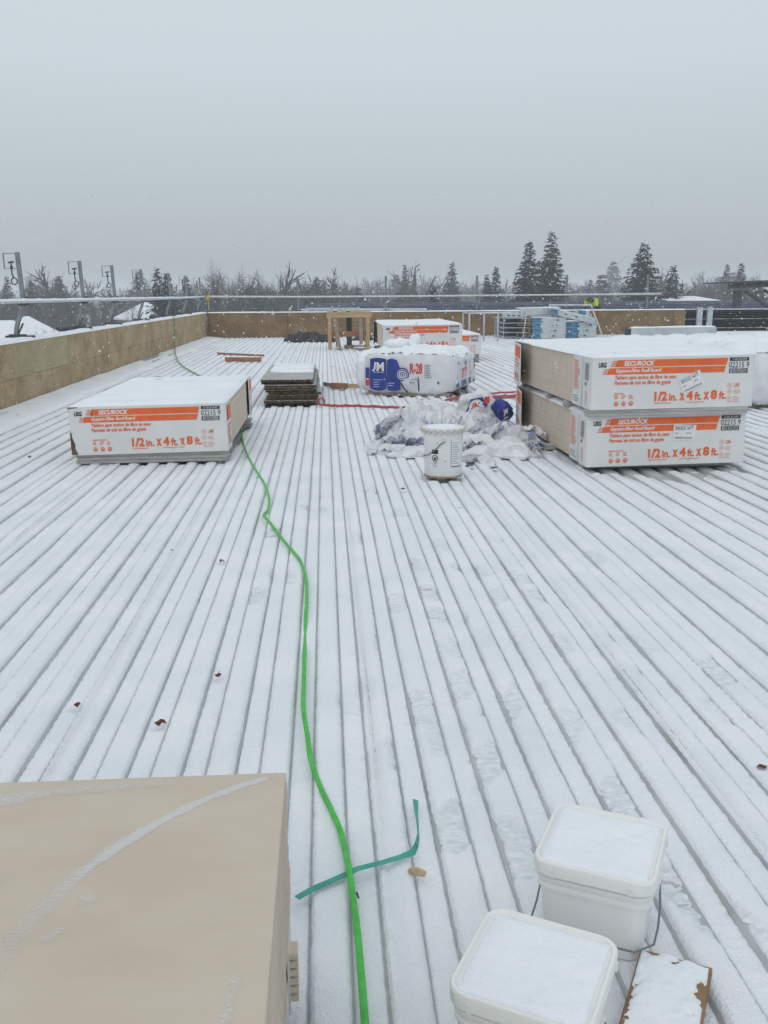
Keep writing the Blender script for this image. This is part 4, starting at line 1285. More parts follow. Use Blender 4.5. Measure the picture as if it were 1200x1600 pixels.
# local: x from -1.20 to 0 along the long face, y 0..1.2 back, z 0..0.5
bw = 0.235
for k in range(5):
    V, q = puffy(0.635, bw * 0.62, 0.262, 100 + k, 28, 5.0, 0.024)
    me = mesh_np('bag', V, q, M_poly)
    bg_o = link_mesh('bag', me, root, (-0.605 + 0.01 * math.sin(k * 2.1), 0.125 + k * bw, 0.235))
    # end print on each bag
    F = Face((0.637, -bw * .36, -0.2), (0, 1, 0), (0, 0, 1), (1, 0, 0))
    e = bw * .72
    m = MB(); F.disc(m, e * .5, .31, .040, 0, 16, .004); F.rect(m, e * .2, 0.02, e * .8, .10, .004); m.build('blue_print', M_blueprint, bg_o)
    m = MB(); F.rect(m, e * .2, .225, e * .85, .255, .004); F.lines(m, e * .22, .20, e * .6, 3, .03, .014, rng, .004); m.build('red_print', M_redprint, bg_o)
    if k == 0:
        F = Face((-0.605, -bw * .62 - .0215, -0.245), (1, 0, 0), (0, 0, 1), (0, -1, 0))

        def curvy(x0, x1, z0, z1, bow, n=10):
            pts = []
            for i in range(n + 1):
                t = i / n; pts.append((x0 + (x1 - x0) * t, z1 - .015 * (2 * t - 1) ** 2))
            for i in range(n + 1):
                t = 1 - i / n; pts.append((x0 + (x1 - x0) * t, z0 + .03 * (2 * t - 1) ** 2))
            return pts
        m = MB(); F.poly(m, curvy(.105, .325, .02, .445, 0)); 
        F.poly(m, [(.338, .42), (.40, .44), (.47, .42), (.52, .30), (.52, .04), (.45, .02), (.345, .03), (.332, .15)])
        F.disc(m, .545, .235, .088, 0, 24, .0008)
        F.rect(m, .045, .18, .095, .32); F.disc(m, .07, .13, .03)
        m.build('blue_print', M_blueprint, bg_o)
        m = MB()
        F.text(m, 'J', .135, .275, .055, .115, .03, .1, .003); F.text(m, 'M', .195, .275, .10, .115, .035, .0, .003)
        F.rect(m, .145, .258, .295, .264, .003); F.lines(m, .15, .16, .13, 4, .03, .005, rng, .003)
        F.disc(m, .545, .235, .070, .062, 24, .003); F.disc(m, .545, .235, .048, .036, 24, .003)
        F.poly(m, [(.515, .23), (.545, .262), (.575, .23), (.568, .225), (.545, .25), (.522, .225)], .0032); F.rect(m, .530, .205, .540, .23, .0032); F.rect(m, .552, .205, .562, .23, .0032)
        F.lines(m, .35, .12, .09, 2, .03, .006, rng, .003)
        m.build('white_lettering', M_whiteprint, bg_o)
        m = MB(); F.text(m, 'R-28', .645, .245, .165, .14, .03, 0, .001); F.rect(m, .045, .085, .095, .17, .0014); m.build('red_print', M_redprint, bg_o)
        m = MB(); F.text(m, 'Fiber Glass', .645, .165, .12, .028, .01); F.text(m, 'Batts', .645, .125, .06, .024, .01)
        F.lines(m, .835, .36, .10, 8, .022, .007, rng, .0012, 0.05); F.disc(m, 1.02, .14, .018)
        m.build('grey_lettering', M_greyprint, bg_o)
m = MB()
m.tube([(-.70, -.026, .20), (-.685, -.03, .12), (-.655, -.03, .05), (-.60, -.03, .0)], .008, 6); m.tube([(-.46, -.028, .27), (-.455, -.032, .15), (-.45, -.03, .02)], .008, 6)
m.build('strap', M_black, root, smooth=True)
m = MB()
m.box(-1.16, -.06, .02, .10, -.055, -.005); m.box(-1.16, -.06, .55, .65, -.055, -.005); m.box(-1.16, -.06, 1.05, 1.12, -.055, -.005)
m.build('pallet_runner', M_lumgrey, root)
m = MB(); m.box(-1.14, -.10, 0.06, 1.10, -.004, .012); m.build('base_sheet', M_spacer, root)
drape('snow_cover', root, [(-.605, .125 + k * bw, .245, .635, bw * .62, .262) for k in range(5)], -1.26, 0.05, -.05, 1.25, 0.058, 77, 5.0, noise=0.9)
# snow clods and a drift on the left end
V, q = puffy(0.10, 0.62, 0.265, 131, 18, 3.5, 0.03)
o = link_mesh('snow_drift', mesh_np('snow_drift', V, q, M_snow), root, (-1.245, 0.58, 0.245)); o['kind'] = 'stuff'
V, q = puffy(0.17, 0.13, 0.055, 132, 14, 2.4, 0.05)
o = link_mesh('snow_clod', mesh_np('snow_clod', V, q, M_snow), root, (-0.86, 0.42, 0.60)); o['kind'] = 'stuff'
V, q = puffy(0.06, 0.06, 0.075, 133, 12, 2.4, 0.05)
o = link_mesh('snow_clod', mesh_np('snow_clod', V, q, M_snow), root, (-0.62, 0.36, 0.63)); o['kind'] = 'stuff'


def snowy_bundle(loc, rotz, nx, hx, hy, hz, label, seed):
    root = empty('insulation_bundle', loc, (0, 0, rotz), label, 'insulation', 'snow covered insulation bundles at the right')
    for k in range(nx):
        V, q = puffy(hx, hy / nx * 1.14, hz, seed + k, 24, 5.0, 0.03)
        link_mesh('bag', mesh_np('bag', V, q, M_poly), root, (0, -hy + hy / nx * (2 * k + 1), hz))
    drape('snow_cover', root, [(0, -hy + hy / nx * (2 * k + 1), hz, hx, hy / nx * 1.14, hz) for k in range(nx)], -hx - .05, hx + .05, -hy - .12, hy + .12, 0.085, seed + 7, 5.0, 0.03, 0.7)
    m = MB()
    for yy_ in (-hy * .8, 0, hy * .8): m.box(-hx * .9, hx * .9, yy_ - .05, yy_ + .05, -.05, 0.012)
    m.build('pallet_runner', M_lumgrey, root)
    return root


snowy_bundle((5.02, 10.95, 0.045), 0.10, 3, 0.62, 0.75, 0.30, 'snow covered insulation bundle at the right edge, just behind the two stacked cartons', 200)
snowy_bundle((5.1, 13.3, 0.045), -0.05, 4, 1.15, 0.95, 0.265, 'wide snow covered insulation bundle carrying the long steel channel', 220)
snowy_bundle((7.5, 13.6, 0.045), 0.05, 4, 1.05, 1.0, 0.275, 'snow covered insulation bundle farthest right, beside the wide one', 240)
root = empty('steel_channel', (5.24, 13.95, 0.665), (0, -0.006, 0.02), 'long galvanised steel channel lying on the snowy insulation', 'steel channel')
m = MB(); m.box(-0.66, 0.66, -0.03, -0.024, 0.0, 0.105); m.box(-0.66, 0.66, -0.024, 0.10, 0.099, 0.105); m.box(-0.66, 0.66, -0.024, 0.10, 0.0, 0.006); m.build('channel', M_galv, root)
m = MB(); m.box(-0.72, -0.665, -0.02, 0.09, 0.0, 0.095); m.build('end_cap', M_dark, root)
snow_pad('snow_cover', -0.66, 0.66, -0.03, 0.10, 0.106, 0.018, root, 261, 0.02, 0.5)


# ================================================================== CRUMPLED BAGS
def crumple(loc, rot, sx_, sy_, h, seed, matl, label, n=44, fold=0.06, puff=0.0, ragged=0.35):
    """a thrown-down plastic bag: crumpled film with sharp creases and flat facets, closed underneath"""
    rg = np.random.RandomState(seed)
    nc = int(np.clip(max(sx_, sy_) * 2 / 0.05, 9, 22))
    u = np.linspace(-1, 1, nc)
    U, W = np.meshgrid(u, u)
    inn = ((np.abs(U) < 0.999) & (np.abs(W) < 0.999))
    U = U + rg.uniform(-.8, .8, U.shape) / nc * inn; W = W + rg.uniform(-.8, .8, U.shape) / nc * inn
    ang = np.arctan2(W, U)
    outl = 1 + ragged * 1.25 * fbm(np.cos(ang) * 1.6 + seed, np.sin(ang) * 1.6, seed, 3)
    sc = 0.72 + 0.28 * (np.maximum(np.abs(U), np.abs(W)) / (np.hypot(U, W) + 1e-6))
    X = U * sx_ * outl * sc; Y = W * sy_ * outl * sc
    rr = np.clip(np.maximum(np.abs(U), np.abs(W)), 0, 1)
    dome = np.clip(1 - rr ** 2.2, 0, 1) ** 0.6
    a0 = rg.uniform(0, 3.14)
    rid = 1 - np.abs(vnoise((X * math.cos(a0) + Y * math.sin(a0)) * 9 + seed, (Y * math.cos(a0) - X * math.sin(a0)) * 3.0, seed + 3)) * 2
    top = h * dome * (0.55 + 0.30 * rid + 0.45 * fbm(X * 4.5, Y * 4.5, seed + 50, 2)) + fold * rg.uniform(-.75, .75, X.shape) * (0.30 + 0.70 * dome)
    top = np.maximum(top, 0.010 + fold * 0.35 * rg.rand(*X.shape))
    edge = rr > 0.995
    top = np.where(edge, 0.004 + fold * 0.5 * rg.rand(*X.shape), top)
    # one finer level: midpoints nudged so that facets buckle
    def up2(A): 
        B = np.empty((A.shape[0] * 2 - 1, A.shape[1] * 2 - 1)); B[::2, ::2] = A; B[1::2, ::2] = (A[1:] + A[:-1]) / 2; B[::2, 1::2] = (A[:, 1:] + A[:, :-1]) / 2
        B[1::2, 1::2] = (A[1:, 1:] + A[:-1, :-1]) / 2; return B
    X, Y, top, dome = up2(X), up2(Y), up2(top), up2(dome)
    top = np.maximum(top + fold * 0.16 * rg.uniform(-1, 1, X.shape), 0.004)
    X = X + 0.004 * rg.uniform(-1, 1, X.shape); Y = Y + 0.004 * rg.uniform(-1, 1, X.shape)
    n = X.shape[0]
    top_co = np.stack([X, Y, top], -1).reshape(-1, 3)
    bot_co = np.stack([X * .96, Y * .96, np.full_like(X, -0.006)], -1).reshape(-1, 3)
    q = grid_quads(n, n)
    qb = q[:, ::-1] + n * n
    rim = list(range(n)) + [n * j + n - 1 for j in range(1, n)] + [n * (n - 1) + i for i in range(n - 2, -1, -1)] + [n * j for j in range(n - 2, 0, -1)]
    side = [(rim[i], rim[(i + 1) % len(rim)], rim[(i + 1) % len(rim)] + n * n, rim[i] + n * n) for i in range(len(rim))]
    allq = np.concatenate([q, qb, np.array(side)[:, ::-1]])
    flip = rg.rand(len(allq)) < 0.5
    rol_ = np.where(flip[:, None], np.roll(allq, 1, axis=1), allq)
    tris = np.concatenate([rol_[:, [0, 1, 2]], rol_[:, [0, 2, 3]]])
    me = mesh_np('crumpled_bag', np.concatenate([top_co, bot_co]), tris, matl, smooth=True)
    me.set_sharp_from_angle(angle=R(22))
    o = link_mesh('crumpled_bag', me, None, loc, rot)
    return tag(o, label, 'plastic bag', 'crumpled plastic bags in the pile')


BAGS = [
    ((0.60, 8.35), 0.5, 0.26, 0.48, 0.24, 'B', 0.060, 'crumpled bag with bluish print at the left of the bag pile'),
    ((0.55, 7.48), 0.25, 0.24, 0.15, 0.06, 'A', 0.030, 'flat white film lying in front left of the bag pile'),
    ((0.40, 7.62), 0.55, 0.20, 0.10, 0.07, 'A', 0.030, 'thin white film tail pointing left at the front of the pile'),
    ((0.62, 7.78), 0.9, 0.15, 0.13, 0.13, 'N', 0.040, 'film coloured dark as the shade in a bag opening at the lower left of the pile'),
    ((0.62, 7.98), 0.2, 0.20, 0.14, 0.17, 'A', 0.045, 'small white bag folded over the dark opening'),
    ((0.95, 8.75), -0.3, 0.36, 0.42, 0.36, 'A', 0.060, 'big white bag humped up in the middle of the pile, left of the pail'),
    ((0.74, 9.25), -0.6, 0.24, 0.34, 0.26, 'P', 0.055, 'pinkish white bag leaning on the big hump from behind'),
    ((1.12, 9.85), 0.3, 0.34, 0.48, 0.22, 'A', 0.055, 'white bag farthest back in the pile'),
    ((0.50, 8.95), 1.2, 0.26, 0.14, 0.13, 'D', 0.040, 'greyish film trailing at the left rear of the pile'),
    ((1.25, 8.60), -0.4, 0.34, 0.34, 0.27, 'A', 0.055, 'white bag right behind the steel pail'),
    ((1.50, 8.30), 0.2, 0.30, 0.26, 0.24, 'D', 0.050, 'greyish bag in the dip right behind the pail'),
    ((1.36, 7.50), -0.50, 0.44, 0.20, 0.17, 'A', 0.040, 'long white bag stretched out right of the steel pail'),
    ((1.18, 7.80), 0.7, 0.20, 0.22, 0.20, 'A', 0.045, 'white bag bunched between the pail and the long bag'),
    ((1.66, 7.95), 0.35, 0.26, 0.30, 0.24, 'B', 0.055, 'bluish white bag pushed against the stacked cartons'),
    ((1.62, 7.52), 0.8, 0.15, 0.13, 0.12, 'D', 0.040, 'grey knotted bag end at the right front of the pile'),
    ((1.15, 7.22), 0.2, 0.17, 0.11, 0.05, 'D', 0.026, 'grey flattened film at the front right of the pile'),
    ((0.98, 7.36), 0.1, 0.12, 0.10, 0.07, 'A', 0.030, 'small white crumple just right of the pail'),
]
for k, (xy, rz, a, b, hh, mk, fo, lab) in enumerate(BAGS):
    crumple((1.15 + (xy[0] - 1.13) * .80, xy[1], 0.0), (0, 0, rz), a * .86, b * .90, hh, 301 + k * 3, {'A': M_bagA, 'B': M_bagB, 'D': M_bagD, 'N': M_bagN, 'P': M_bagP}[mk], lab, fold=fo)
def flap(parent, loc, rot, L, Wd, arch, seed, matl):
    """a loose tongue of film, folded lengthwise, standing off the bag"""
    rg = np.random.RandomState(seed); nx, ny = 13, 7
    u = np.linspace(0, 1, nx); v = np.linspace(-1, 1, ny); U, V = np.meshgrid(u, v)
    wv = Wd * (0.45 + 0.55 * np.sin(math.pi * (0.12 + 0.8 * U))) * (1 + 0.25 * vnoise(U * 5 + seed, V * 2, seed))
    X = L * U + 0.02 * rg.uniform(-1, 1, U.shape); Y = wv * V * .9
    Z = arch * np.sin(math.pi * np.clip(U * 1.05, 0, 1)) - 0.35 * Wd * np.abs(V) * (1 if seed % 2 else -0.6) + 0.030 * rg.uniform(-1, 1, U.shape)
    co = np.stack([X, Y, Z], -1).reshape(-1, 3); q = grid_quads(nx, ny)
    tris = np.concatenate([q[:, [0, 1, 2]], q[:, [0, 2, 3]]])
    me = mesh_np('loose_flap', co, tris, matl, smooth=True); me.set_sharp_from_angle(angle=R(25))
    o = link_mesh('loose_flap', me, parent, loc, rot)
    so_ = o.modifiers.new('thickness', 'SOLIDIFY'); so_.thickness = 0.002
    return o


bags_by = [o for o in bpy.data.objects if o.name.startswith('crumpled_bag')]
rgf = random.Random(9)
for k, o in enumerate(bags_by):
    for q in range(3 if k not in (1, 2, 15, 16) else 1):
        a_ = rgf.uniform(0, 6.28)
        hmax = max(v.co.z for v in o.data.vertices)
        flap(o, (0.07 * math.cos(a_), 0.07 * math.sin(a_), hmax * rgf.uniform(.35, .7)), (rgf.uniform(-.4, .4), rgf.uniform(.1, .6), a_ + rgf.uniform(-.5, .5)), rgf.uniform(.16, .32), rgf.uniform(.05, .11), rgf.uniform(.03, .08), 700 + k * 5 + q, o.data.materials[0] if rgf.random() < .6 else (M_bagA if rgf.random() < .6 else M_bagD))
# the round bag with the red and blue mark, and the navy bag beside it
V, q = puffy(0.19, 0.16, 0.155, 320, 26, 2.4, 0.09)
o = tag(link_mesh('crumpled_bag', mesh_np('crumpled_bag', V, q, M_bagA), None, (1.50, 9.15, 0.16), (0.1, 0.15, -0.25)), 'round stuffed bag with a blue and red mark on its front', 'plastic bag', 'crumpled plastic bags in the pile')
F = Face((-0.12, -0.185, -0.045), (1, 0.10, 0.25), (0.0, 0.15, 1), (0, -1, 0.1))
m = MB(); F.poly(m, [(.02, .02), (.17, .0), (.22, .09), (.16, .17), (.05, .16)], .01); m.build('blue_print', M_blueprint, o)
m = MB(); F.disc(m, .105, .09, .062, 0, 18, .014); m.build('white_print', M_whiteprint, o)
m = MB(); F.text(m, 'JM', .065, .06, .08, .06, .03, 0, .017); F.poly(m, [(.19, .10), (.235, .105), (.225, .17), (.175, .17)], .012); m.build('red_print', M_redprint, o)
V, q = puffy(0.055, 0.075, 0.135, 321, 22, 2.5, 0.075)
o = tag(link_mesh('crumpled_bag', mesh_np('crumpled_bag', V, q, M_blueprint), None, (1.715, 9.02, 0.14), (0.0, -0.25, 0.2)), 'navy blue printed bag end at the right rear of the pile', 'plastic bag', 'crumpled plastic bags in the pile')
m = MB(); F = Face((-0.04, -0.135, -0.06), (1, 0, 0), (0, 0, 1), (0, -1, 0)); F.text(m, 'JM', 0.0, .05, .055, .07, .03, .2, .016); F.lines(m, .0, .03, .05, 2, .03, .008, rng, .012); m.build('white_lettering', M_whiteprint, o)
crumple((1.70, 9.35, 0.0), (0, 0, 0.1), 0.17, 0.22, 0.36, 322, M_bagD, 'grey white film rising behind the navy bag end', fold=0.06)

# ================================================================== WHITE STEEL PAIL
root = empty('steel_pail', (0.825, 6.52, 0.012), (0, 0, 0.1), 'white round steel pail with crimped lid standing before the bag pile', 'pail')
rb, rtp, hp = 0.132, 0.141, 0.335
m = MB(); m.lathe([(rb - .004, 0.006), (rb, 0.012), (rb + (rtp - rb) * .5, hp * .5), (rtp, hp - .03), (rtp + .003, hp - .028), (rtp + .003, hp - .02), (rtp, hp - .018), (rtp, hp)], 44); m.build('body', M_pail, root, smooth='auto')
m = MB(); m.lathe([(rb - .01, 0.0), (rb + .004, 0.0), (rb + .004, .012), (rb, .013)], 44); m.build('bottom_rim', M_rust, root, smooth='auto')
m = MB(); m.lathe([(0.0, hp + .010), (rtp - .022, hp + .010), (rtp - .012, hp + .018), (rtp + .010, hp + .016), (rtp + .014, hp + .006), (rtp + .012, hp - .002)], 44)
lid = m.build('lid', M_pail, root, smooth='auto')
for k in range(20):
    a = k * 2 * math.pi / 20
    m = MB(); m.box(-.014, .014, -.006, .004, -.018, .016)
    o = m.build('lid_lug', M_lug, lid, ((rtp + .012) * math.sin(a), -(rtp + .012) * math.cos(a), hp - .002), (0.15 * math.cos(a), 0.15 * math.sin(a), a), bevel=0.004)
snow_disc = MB(); snow_disc.lathe([(0.0, hp + .028), (.07, hp + .027), (.115, hp + .02), (.128, hp + .010)], 30); o = snow_disc.build('snow_cover', M_snow, root, smooth=True); o['kind'] = 'stuff'


def on_pail(ang, z, lift=.0025):
    r = rb + (rtp - rb) * z / hp + lift
    return (r * math.sin(ang), -r * math.cos(ang), z)


def pail_patch(mb, a0, a1, z0, z1, lift=.0025, n=8):
    vs = []
    for i in range(n + 1):
        a = a0 + (a1 - a0) * i / n
        vs += [on_pail(a, z0, lift), on_pail(a, z1, lift)]
    mb.add(vs, [(2 * i, 2 * i + 2, 2 * i + 3, 2 * i + 1) for i in range(n)])


m = MB(); pail_patch(m, 0.20, 0.85, .085, .275); pail_patch(m, -.85, -.45, .075, .21); lb = m.build('label', M_whiteprint, root)
m = MB(); pail_patch(m, -.82, -.48, .175, .205, .0035)
pail_patch(m, .19, .86, .080, .086, .0035); pail_patch(m, .19, .205, .08, .275, .0035)
F = Face(on_pail(-.64, .145, .0045), (math.cos(-.64), math.sin(-.64), 0), (0, 0, 1), (math.sin(-.64), -math.cos(-.64), 0))
F.disc(m, 0, 0, .023, .018, 18, .002); F.poly(m, [(-.012, -.010), (-.002, .012), (.004, .002), (.012, .012), (.008, -.012)], .002)
m.build('black_lettering', M_black, lb)
m = MB()
for k in range(10):
    pail_patch(m, .25, .25 + random.Random(k).uniform(.3, .52), .105 + k * .016, .108 + k * .016, .0035)
for k in range(4): pail_patch(m, -.80, -.52, .085 + k * .01, .088 + k * .01, .0035)
m.build('grey_lettering', M_greyprint, lb)
m = MB()
m.tube([on_pail(-1.35, .155, .02), on_pail(-1.0, .165, .012), on_pail(-.62, .205, .008), on_pail(-.35, .245, .006), on_pail(-.15, .262, .006)], .004, 6)
m.build('handle', M_wire, root, smooth=True)
m = MB(); m.tube([on_pail(-.24, .27, .002), on_pail(-.10, .27, .002)], .011, 8); m.tube([on_pail(-1.42, .15, .018), on_pail(-1.28, .157, .02)], .011, 8); m.build('handle_ear', M_lug, root, smooth='auto')


# ================================================================== SQUARE PLASTIC PAILS
def square_pail(loc, rotz, label, seed, wire):
    root = empty('square_pail', loc, (0, 0, rotz), label, 'pail', 'white square plastic pails in the foreground')
    m = MB()
    m.rloft([(0.0, .094, .094, .028), (0.004, .098, .098, .030), (.125, .106, .106, .030), (.127, .112, .112, .033), (.134, .1125, .1125, .033), (.136, .107, .107, .031),
             (.146, .108, .108, .031), (.148, .114, .114, .034), (.155, .1145, .1145, .034), (.157, .109, .109, .032), (.172, .110, .110, .032)], 8)
    m.build('body', M_plast, root, smooth='auto')
    m = MB()
    m.rloft([(.160, .1165, .1165, .035), (.162, .1185, .1185, .036), (.186, .1195, .1195, .036), (.190, .117, .117, .035), (.190, .112, .112, .032), (.183, .108, .108, .030), (.182, .05, .05, .02)], 8)
    lid = m.build('lid', M_lidpl, root, smooth='auto')
    rg = random.Random(seed)
    m = MB()
    for s in (-1, 1):
        for q in (-.075, .075):
            m.box(q - .004, q + .004, s * .1200 - .002, s * .1200 + .002, .162, .178); m.box(s * .1200 - .002, s * .1200 + .002, q - .004, q + .004, .162, .178)
    m.build('tear_notch', M_plast, lid)
    snow_pad('snow_cover', -.108, .108, -.108, .108, .1825, .0075, root, seed, 0.005, 0.5, edge=0.016, lump=0.8)
    m = MB()
    m.tube(wire, .0022, 6)
    m.build('handle', M_wire, root, smooth=True)
    m = MB()
    for s in (-1, 1): m.tube([(s * .108, 0, .120), (s * .118, 0, .120)], .013, 10)
    m.build('handle_ear', M_plast, root, smooth='auto')
    return root


wire = [(-.118, 0, .120), (-.121, -.010, .075), (-.122, -.040, .045), (-.121, -.085, .040), (-.100, -.122, .040), (-.05, -.130, .046), (.02, -.131, .050), (.09, -.124, .046), (.121, -.085, .044), (.123, -.04, .05), (.122, -.01, .08), (.118, 0, .120)]
square_pail((0.545, 1.662, 0.0), -R(26.5), 'rear one of two white square plastic pails with snow on its lid', 401, wire)
square_pail((0.330, 1.318, 0.0), -R(28.5), 'front one of two white square pails, cut off by the picture edge', 402, wire)

# ================================================================== SMALL THINGS NEAR THE CAMERA
root = empty('plywood_scrap', (0.592, 1.40, 0.012), (0.02, -0.02, -R(29)), 'brown plywood scrap under wet snow beside the square pails', 'plywood')
m = MB(); m.box(-.067, .067, -.13, .125, 0, .016); m.build('plywood', M_plyS, root, bevel=0.002, seg=1)
snow_pad('snow_cover', -.066, .064, -.13, .122, .0165, .0065, root, 55, .004, 3.0, edge=0.018, lump=1.8)
# foreground stack of tan boards
rng = random.Random(8)
SX0, SX1, SY0, SY1, ZT = -1.30, -0.085, -0.92, 1.515, 0.45
nb = 24; th = 0.0158
for k in range(nb):
    z1 = ZT - k * th; z0 = z1 - th + .0007
    top = (k == 0)
    dx = rng.uniform(-.0015, .0015) - (0.006 if k > 15 else 0); dy = rng.uniform(-.002, .002) + (-.012 if k > 18 else 0)
    bx_ = empty('gypsum_board', ((SX0 + SX1) / 2 + dx, (SY0 + SY1) / 2 + dy, z0), (0, 0, rng.uniform(-.0006, .0006)),
                'topmost tan gypsum board with frosty streaks in the foreground' if top else 'tan gypsum board under the top one in the foreground stack', 'gypsum board', 'boards in the foreground stack')
    m = MB(); m.box(-(SX1 - SX0) / 2, (SX1 - SX0) / 2, -(SY1 - SY0) / 2, (SY1 - SY0) / 2, 0, z1 - z0)
    m.build('board', M_boardtop if top else M_bedge, bx_, bevel=0.0025, seg=2)
    if top: topboard = bx_


M_frostfilm = bpy.data.materials.new('frost_film'); M_frostfilm.use_nodes = True
_n = M_frostfilm.node_tree.nodes; _l = M_frostfilm.node_tree.links; _p = _n['Principled BSDF']
_p.inputs['Base Color'].default_value = (0.76, 0.75, 0.74, 1); _p.inputs['Roughness'].default_value = 0.95
_a = _n.new('ShaderNodeAttribute'); _a.attribute_name = 'cover'
_t = _n.new('ShaderNodeTexCoord'); _mp = _n.new('ShaderNodeMapping'); _mp.inputs['Scale'].default_value = (0.35, 1.5, 1); _mp.inputs['Rotation'].default_value = (0, 0, -0.25)
_z = _n.new('ShaderNodeTexNoise'); _z.inputs['Scale'].default_value = 190; _z.inputs['Detail'].default_value = 5; _z.inputs['Roughness'].default_value = 0.7
_l.new(_t.outputs['Object'], _mp.inputs[0]); _l.new(_mp.outputs[0], _z.inputs['Vector'])
_m1 = _n.new('ShaderNodeMath'); _m1.operation = 'ADD'; _l.new(_a.outputs['Fac'], _m1.inputs[0]); _l.new(_z.outputs['Fac'], _m1.inputs[1])
_mr = _n.new('ShaderNodeMapRange'); _mr.inputs['From Min'].default_value = 0.85; _mr.inputs['From Max'].default_value = 1.35; _mr.inputs['To Max'].default_value = 0.70
_l.new(_m1.outputs[0], _mr.inputs['Value']); _l.new(_mr.outputs[0], _p.inputs['Alpha'])


def frost_streak(pts, wid, cov, seed):
    """a thin film of frost wiped across the board, feathered by its noise"""
    n = len(pts); sub = 14; C = []; Wd = []; Cv = []
    for i in range(n - 1):
        p0, p1, p2, p3 = [np.array(pts[min(max(k, 0), n - 1)], float) for k in (i - 1, i, i + 1, i + 2)]
        for k in range(sub):
            t = k / sub
            C.append(0.5 * (2 * p1 + (p2 - p0) * t + (2 * p0 - 5 * p1 + 4 * p2 - p3) * t * t + (3 * p1 - p0 - 3 * p2 + p3) * t ** 3))
            Wd.append(wid[i] * (1 - t) + wid[i + 1] * t); Cv.append(cov[i] * (1 - t) + cov[i + 1] * t)
    C.append(np.array(pts[-1], float)); Wd.append(wid[-1]); Cv.append(cov[-1])
    C = np.array(C); Wd = np.array(Wd); Cv = np.array(Cv)
    T = np.gradient(C, axis=0); T /= np.linalg.norm(T, axis=1)[:, None] + 1e-9
    N = np.stack([-T[:, 1], T[:, 0]], 1)
    m_ = 13; u = np.linspace(-1, 1, m_)
    Wn = Wd * (1 + 0.25 * vnoise(np.arange(len(C)) * 0.35, np.zeros(len(C)) + seed, seed))
    XY = C[:, None, :] + N[:, None, :] * (u[None, :, None] * Wn[:, None, None])
    endf = np.clip(np.minimum(np.arange(len(C)), np.arange(len(C))[::-1]) / 6.0, 0, 1)
    A = (1 - np.abs(u) ** 3)[None, :] * (Cv * endf)[:, None]
    Z = np.full(XY.shape[:2], ZT + 0.0005 + 0.0001 * seed)
    V = np.concatenate([XY, Z[..., None]], -1).reshape(-1, 3) - np.array(topboard.location)
    me = mesh_np('frost', V, grid_quads(m_, len(C)), M_frostfilm)
    at = me.attributes.new('cover', 'FLOAT', 'POINT'); at.data.foreach_set('value', A.astype(np.float32).ravel())
    o = link_mesh('frost', me, topboard); o['kind'] = 'stuff'


frost_streak([(-.098, 1.507), (-.17, 1.468), (-.245, 1.408), (-.32, 1.325), (-.375, 1.24), (-.405, 1.17), (-.44, 1.05), (-.46, .96)], [.009, .012, .0145, .0155, .018, .026, .028, .024], [.86, .95, .97, .92, .76, .60, .48, .35], 1)
frost_streak([(-.66, 1.41), (-.56, 1.455), (-.45, 1.48), (-.34, 1.49), (-.25, 1.50)], [.035, .030, .024, .020, .012], [.66, .72, .66, .62, .5], 2)
frost_streak([(-.375, 1.165), (-.325, 1.185)], [.020, .016], [.72, .66], 3)
frost_streak([(-.40, 1.07), (-.355, 1.135)], [.012, .010], [.66, .6], 4)
frost_streak([(-.47, 1.005), (-.40, 1.035)], [.022, .016], [.68, .6], 5)
frost_streak([(-.142, 0.86), (-.133, 0.95), (-.126, 1.04)], [.012, .013, .009], [.6, .66, .5], 6)
frost_streak([(-.60, 1.12), (-.54, 1.20), (-.47, 1.26)], [.05, .045, .03], [.52, .56, .45], 7)
frost_streak([(-.52, .90), (-.44, .93)], [.03, .03], [.56, .48], 8)
# strips and a corner of corrugated carton under the stack
spacer(-1.25, -0.10, 1.28, 1.40, 0.0, ZT - nb * th, 'pale strip under the front board stack', 'strips under the foreground stack', 71, 0, 4)
spacer(-1.25, -0.10, -0.3, -0.18, 0.0, ZT - nb * th, 'strip under the middle of the front board stack', 'strips under the foreground stack', 72, 0, 4)
root = empty('cardboard_piece', (-0.083, 1.54, 0.015), (0, 0, 0.03), 'torn corrugated cardboard edge sticking out under the foreground board stack', 'cardboard')
m = MB(); m.box(-.010, -.006, -.11, .06, 0, .13); m.build('liner', M_card, root)
for k in range(6):
    m = MB(); m.box(-.006, .009, -.10 + k * .002, -.055, .02 + k * .016, .031 + k * .016); m.build('flute', M_board, root)

# teal strapping: flat, then twisted on edge
pts = [(-0.085, 1.772), (-0.05, 1.806), (-0.007, 1.830), (0.051, 1.864), (0.111, 1.887), (0.150, 1.902), (0.181, 1.916), (0.191, 1.938), (0.199, 1.975), (0.202, 2.030), (0.204, 2.09), (0.209, 2.154)]
tw = [0.05, 0.1, 0.0, 0.05, 0.0, 0.1, 0.5, 1.1, 1.3, 1.2, 0.9, 0.35]
zz = [.010, .007, .010, .013, .012, .012, .012, .014, .013, .012, .010, .007]
V = []; hw = 0.0078
for i, (x, y) in enumerate(pts):
    a = Vector((*pts[max(i - 1, 0)], 0)); b = Vector((*pts[min(i + 1, len(pts) - 1)], 0)); d = (b - a).normalized()
    nr = Vector((-d.y, d.x, 0)); wv = nr * math.cos(tw[i]) + Vector((0, 0, 1)) * math.sin(tw[i])
    nn = nr * -math.sin(tw[i]) + Vector((0, 0, 1)) * math.cos(tw[i])
    c = Vector((x, y, zz[i] + hw * abs(math.sin(tw[i])) * .8))
    for s, t in ((-1, -1), (1, -1), (1, 1), (-1, 1)): V.append(tuple(c + wv * hw * s + nn * .0006 * t))
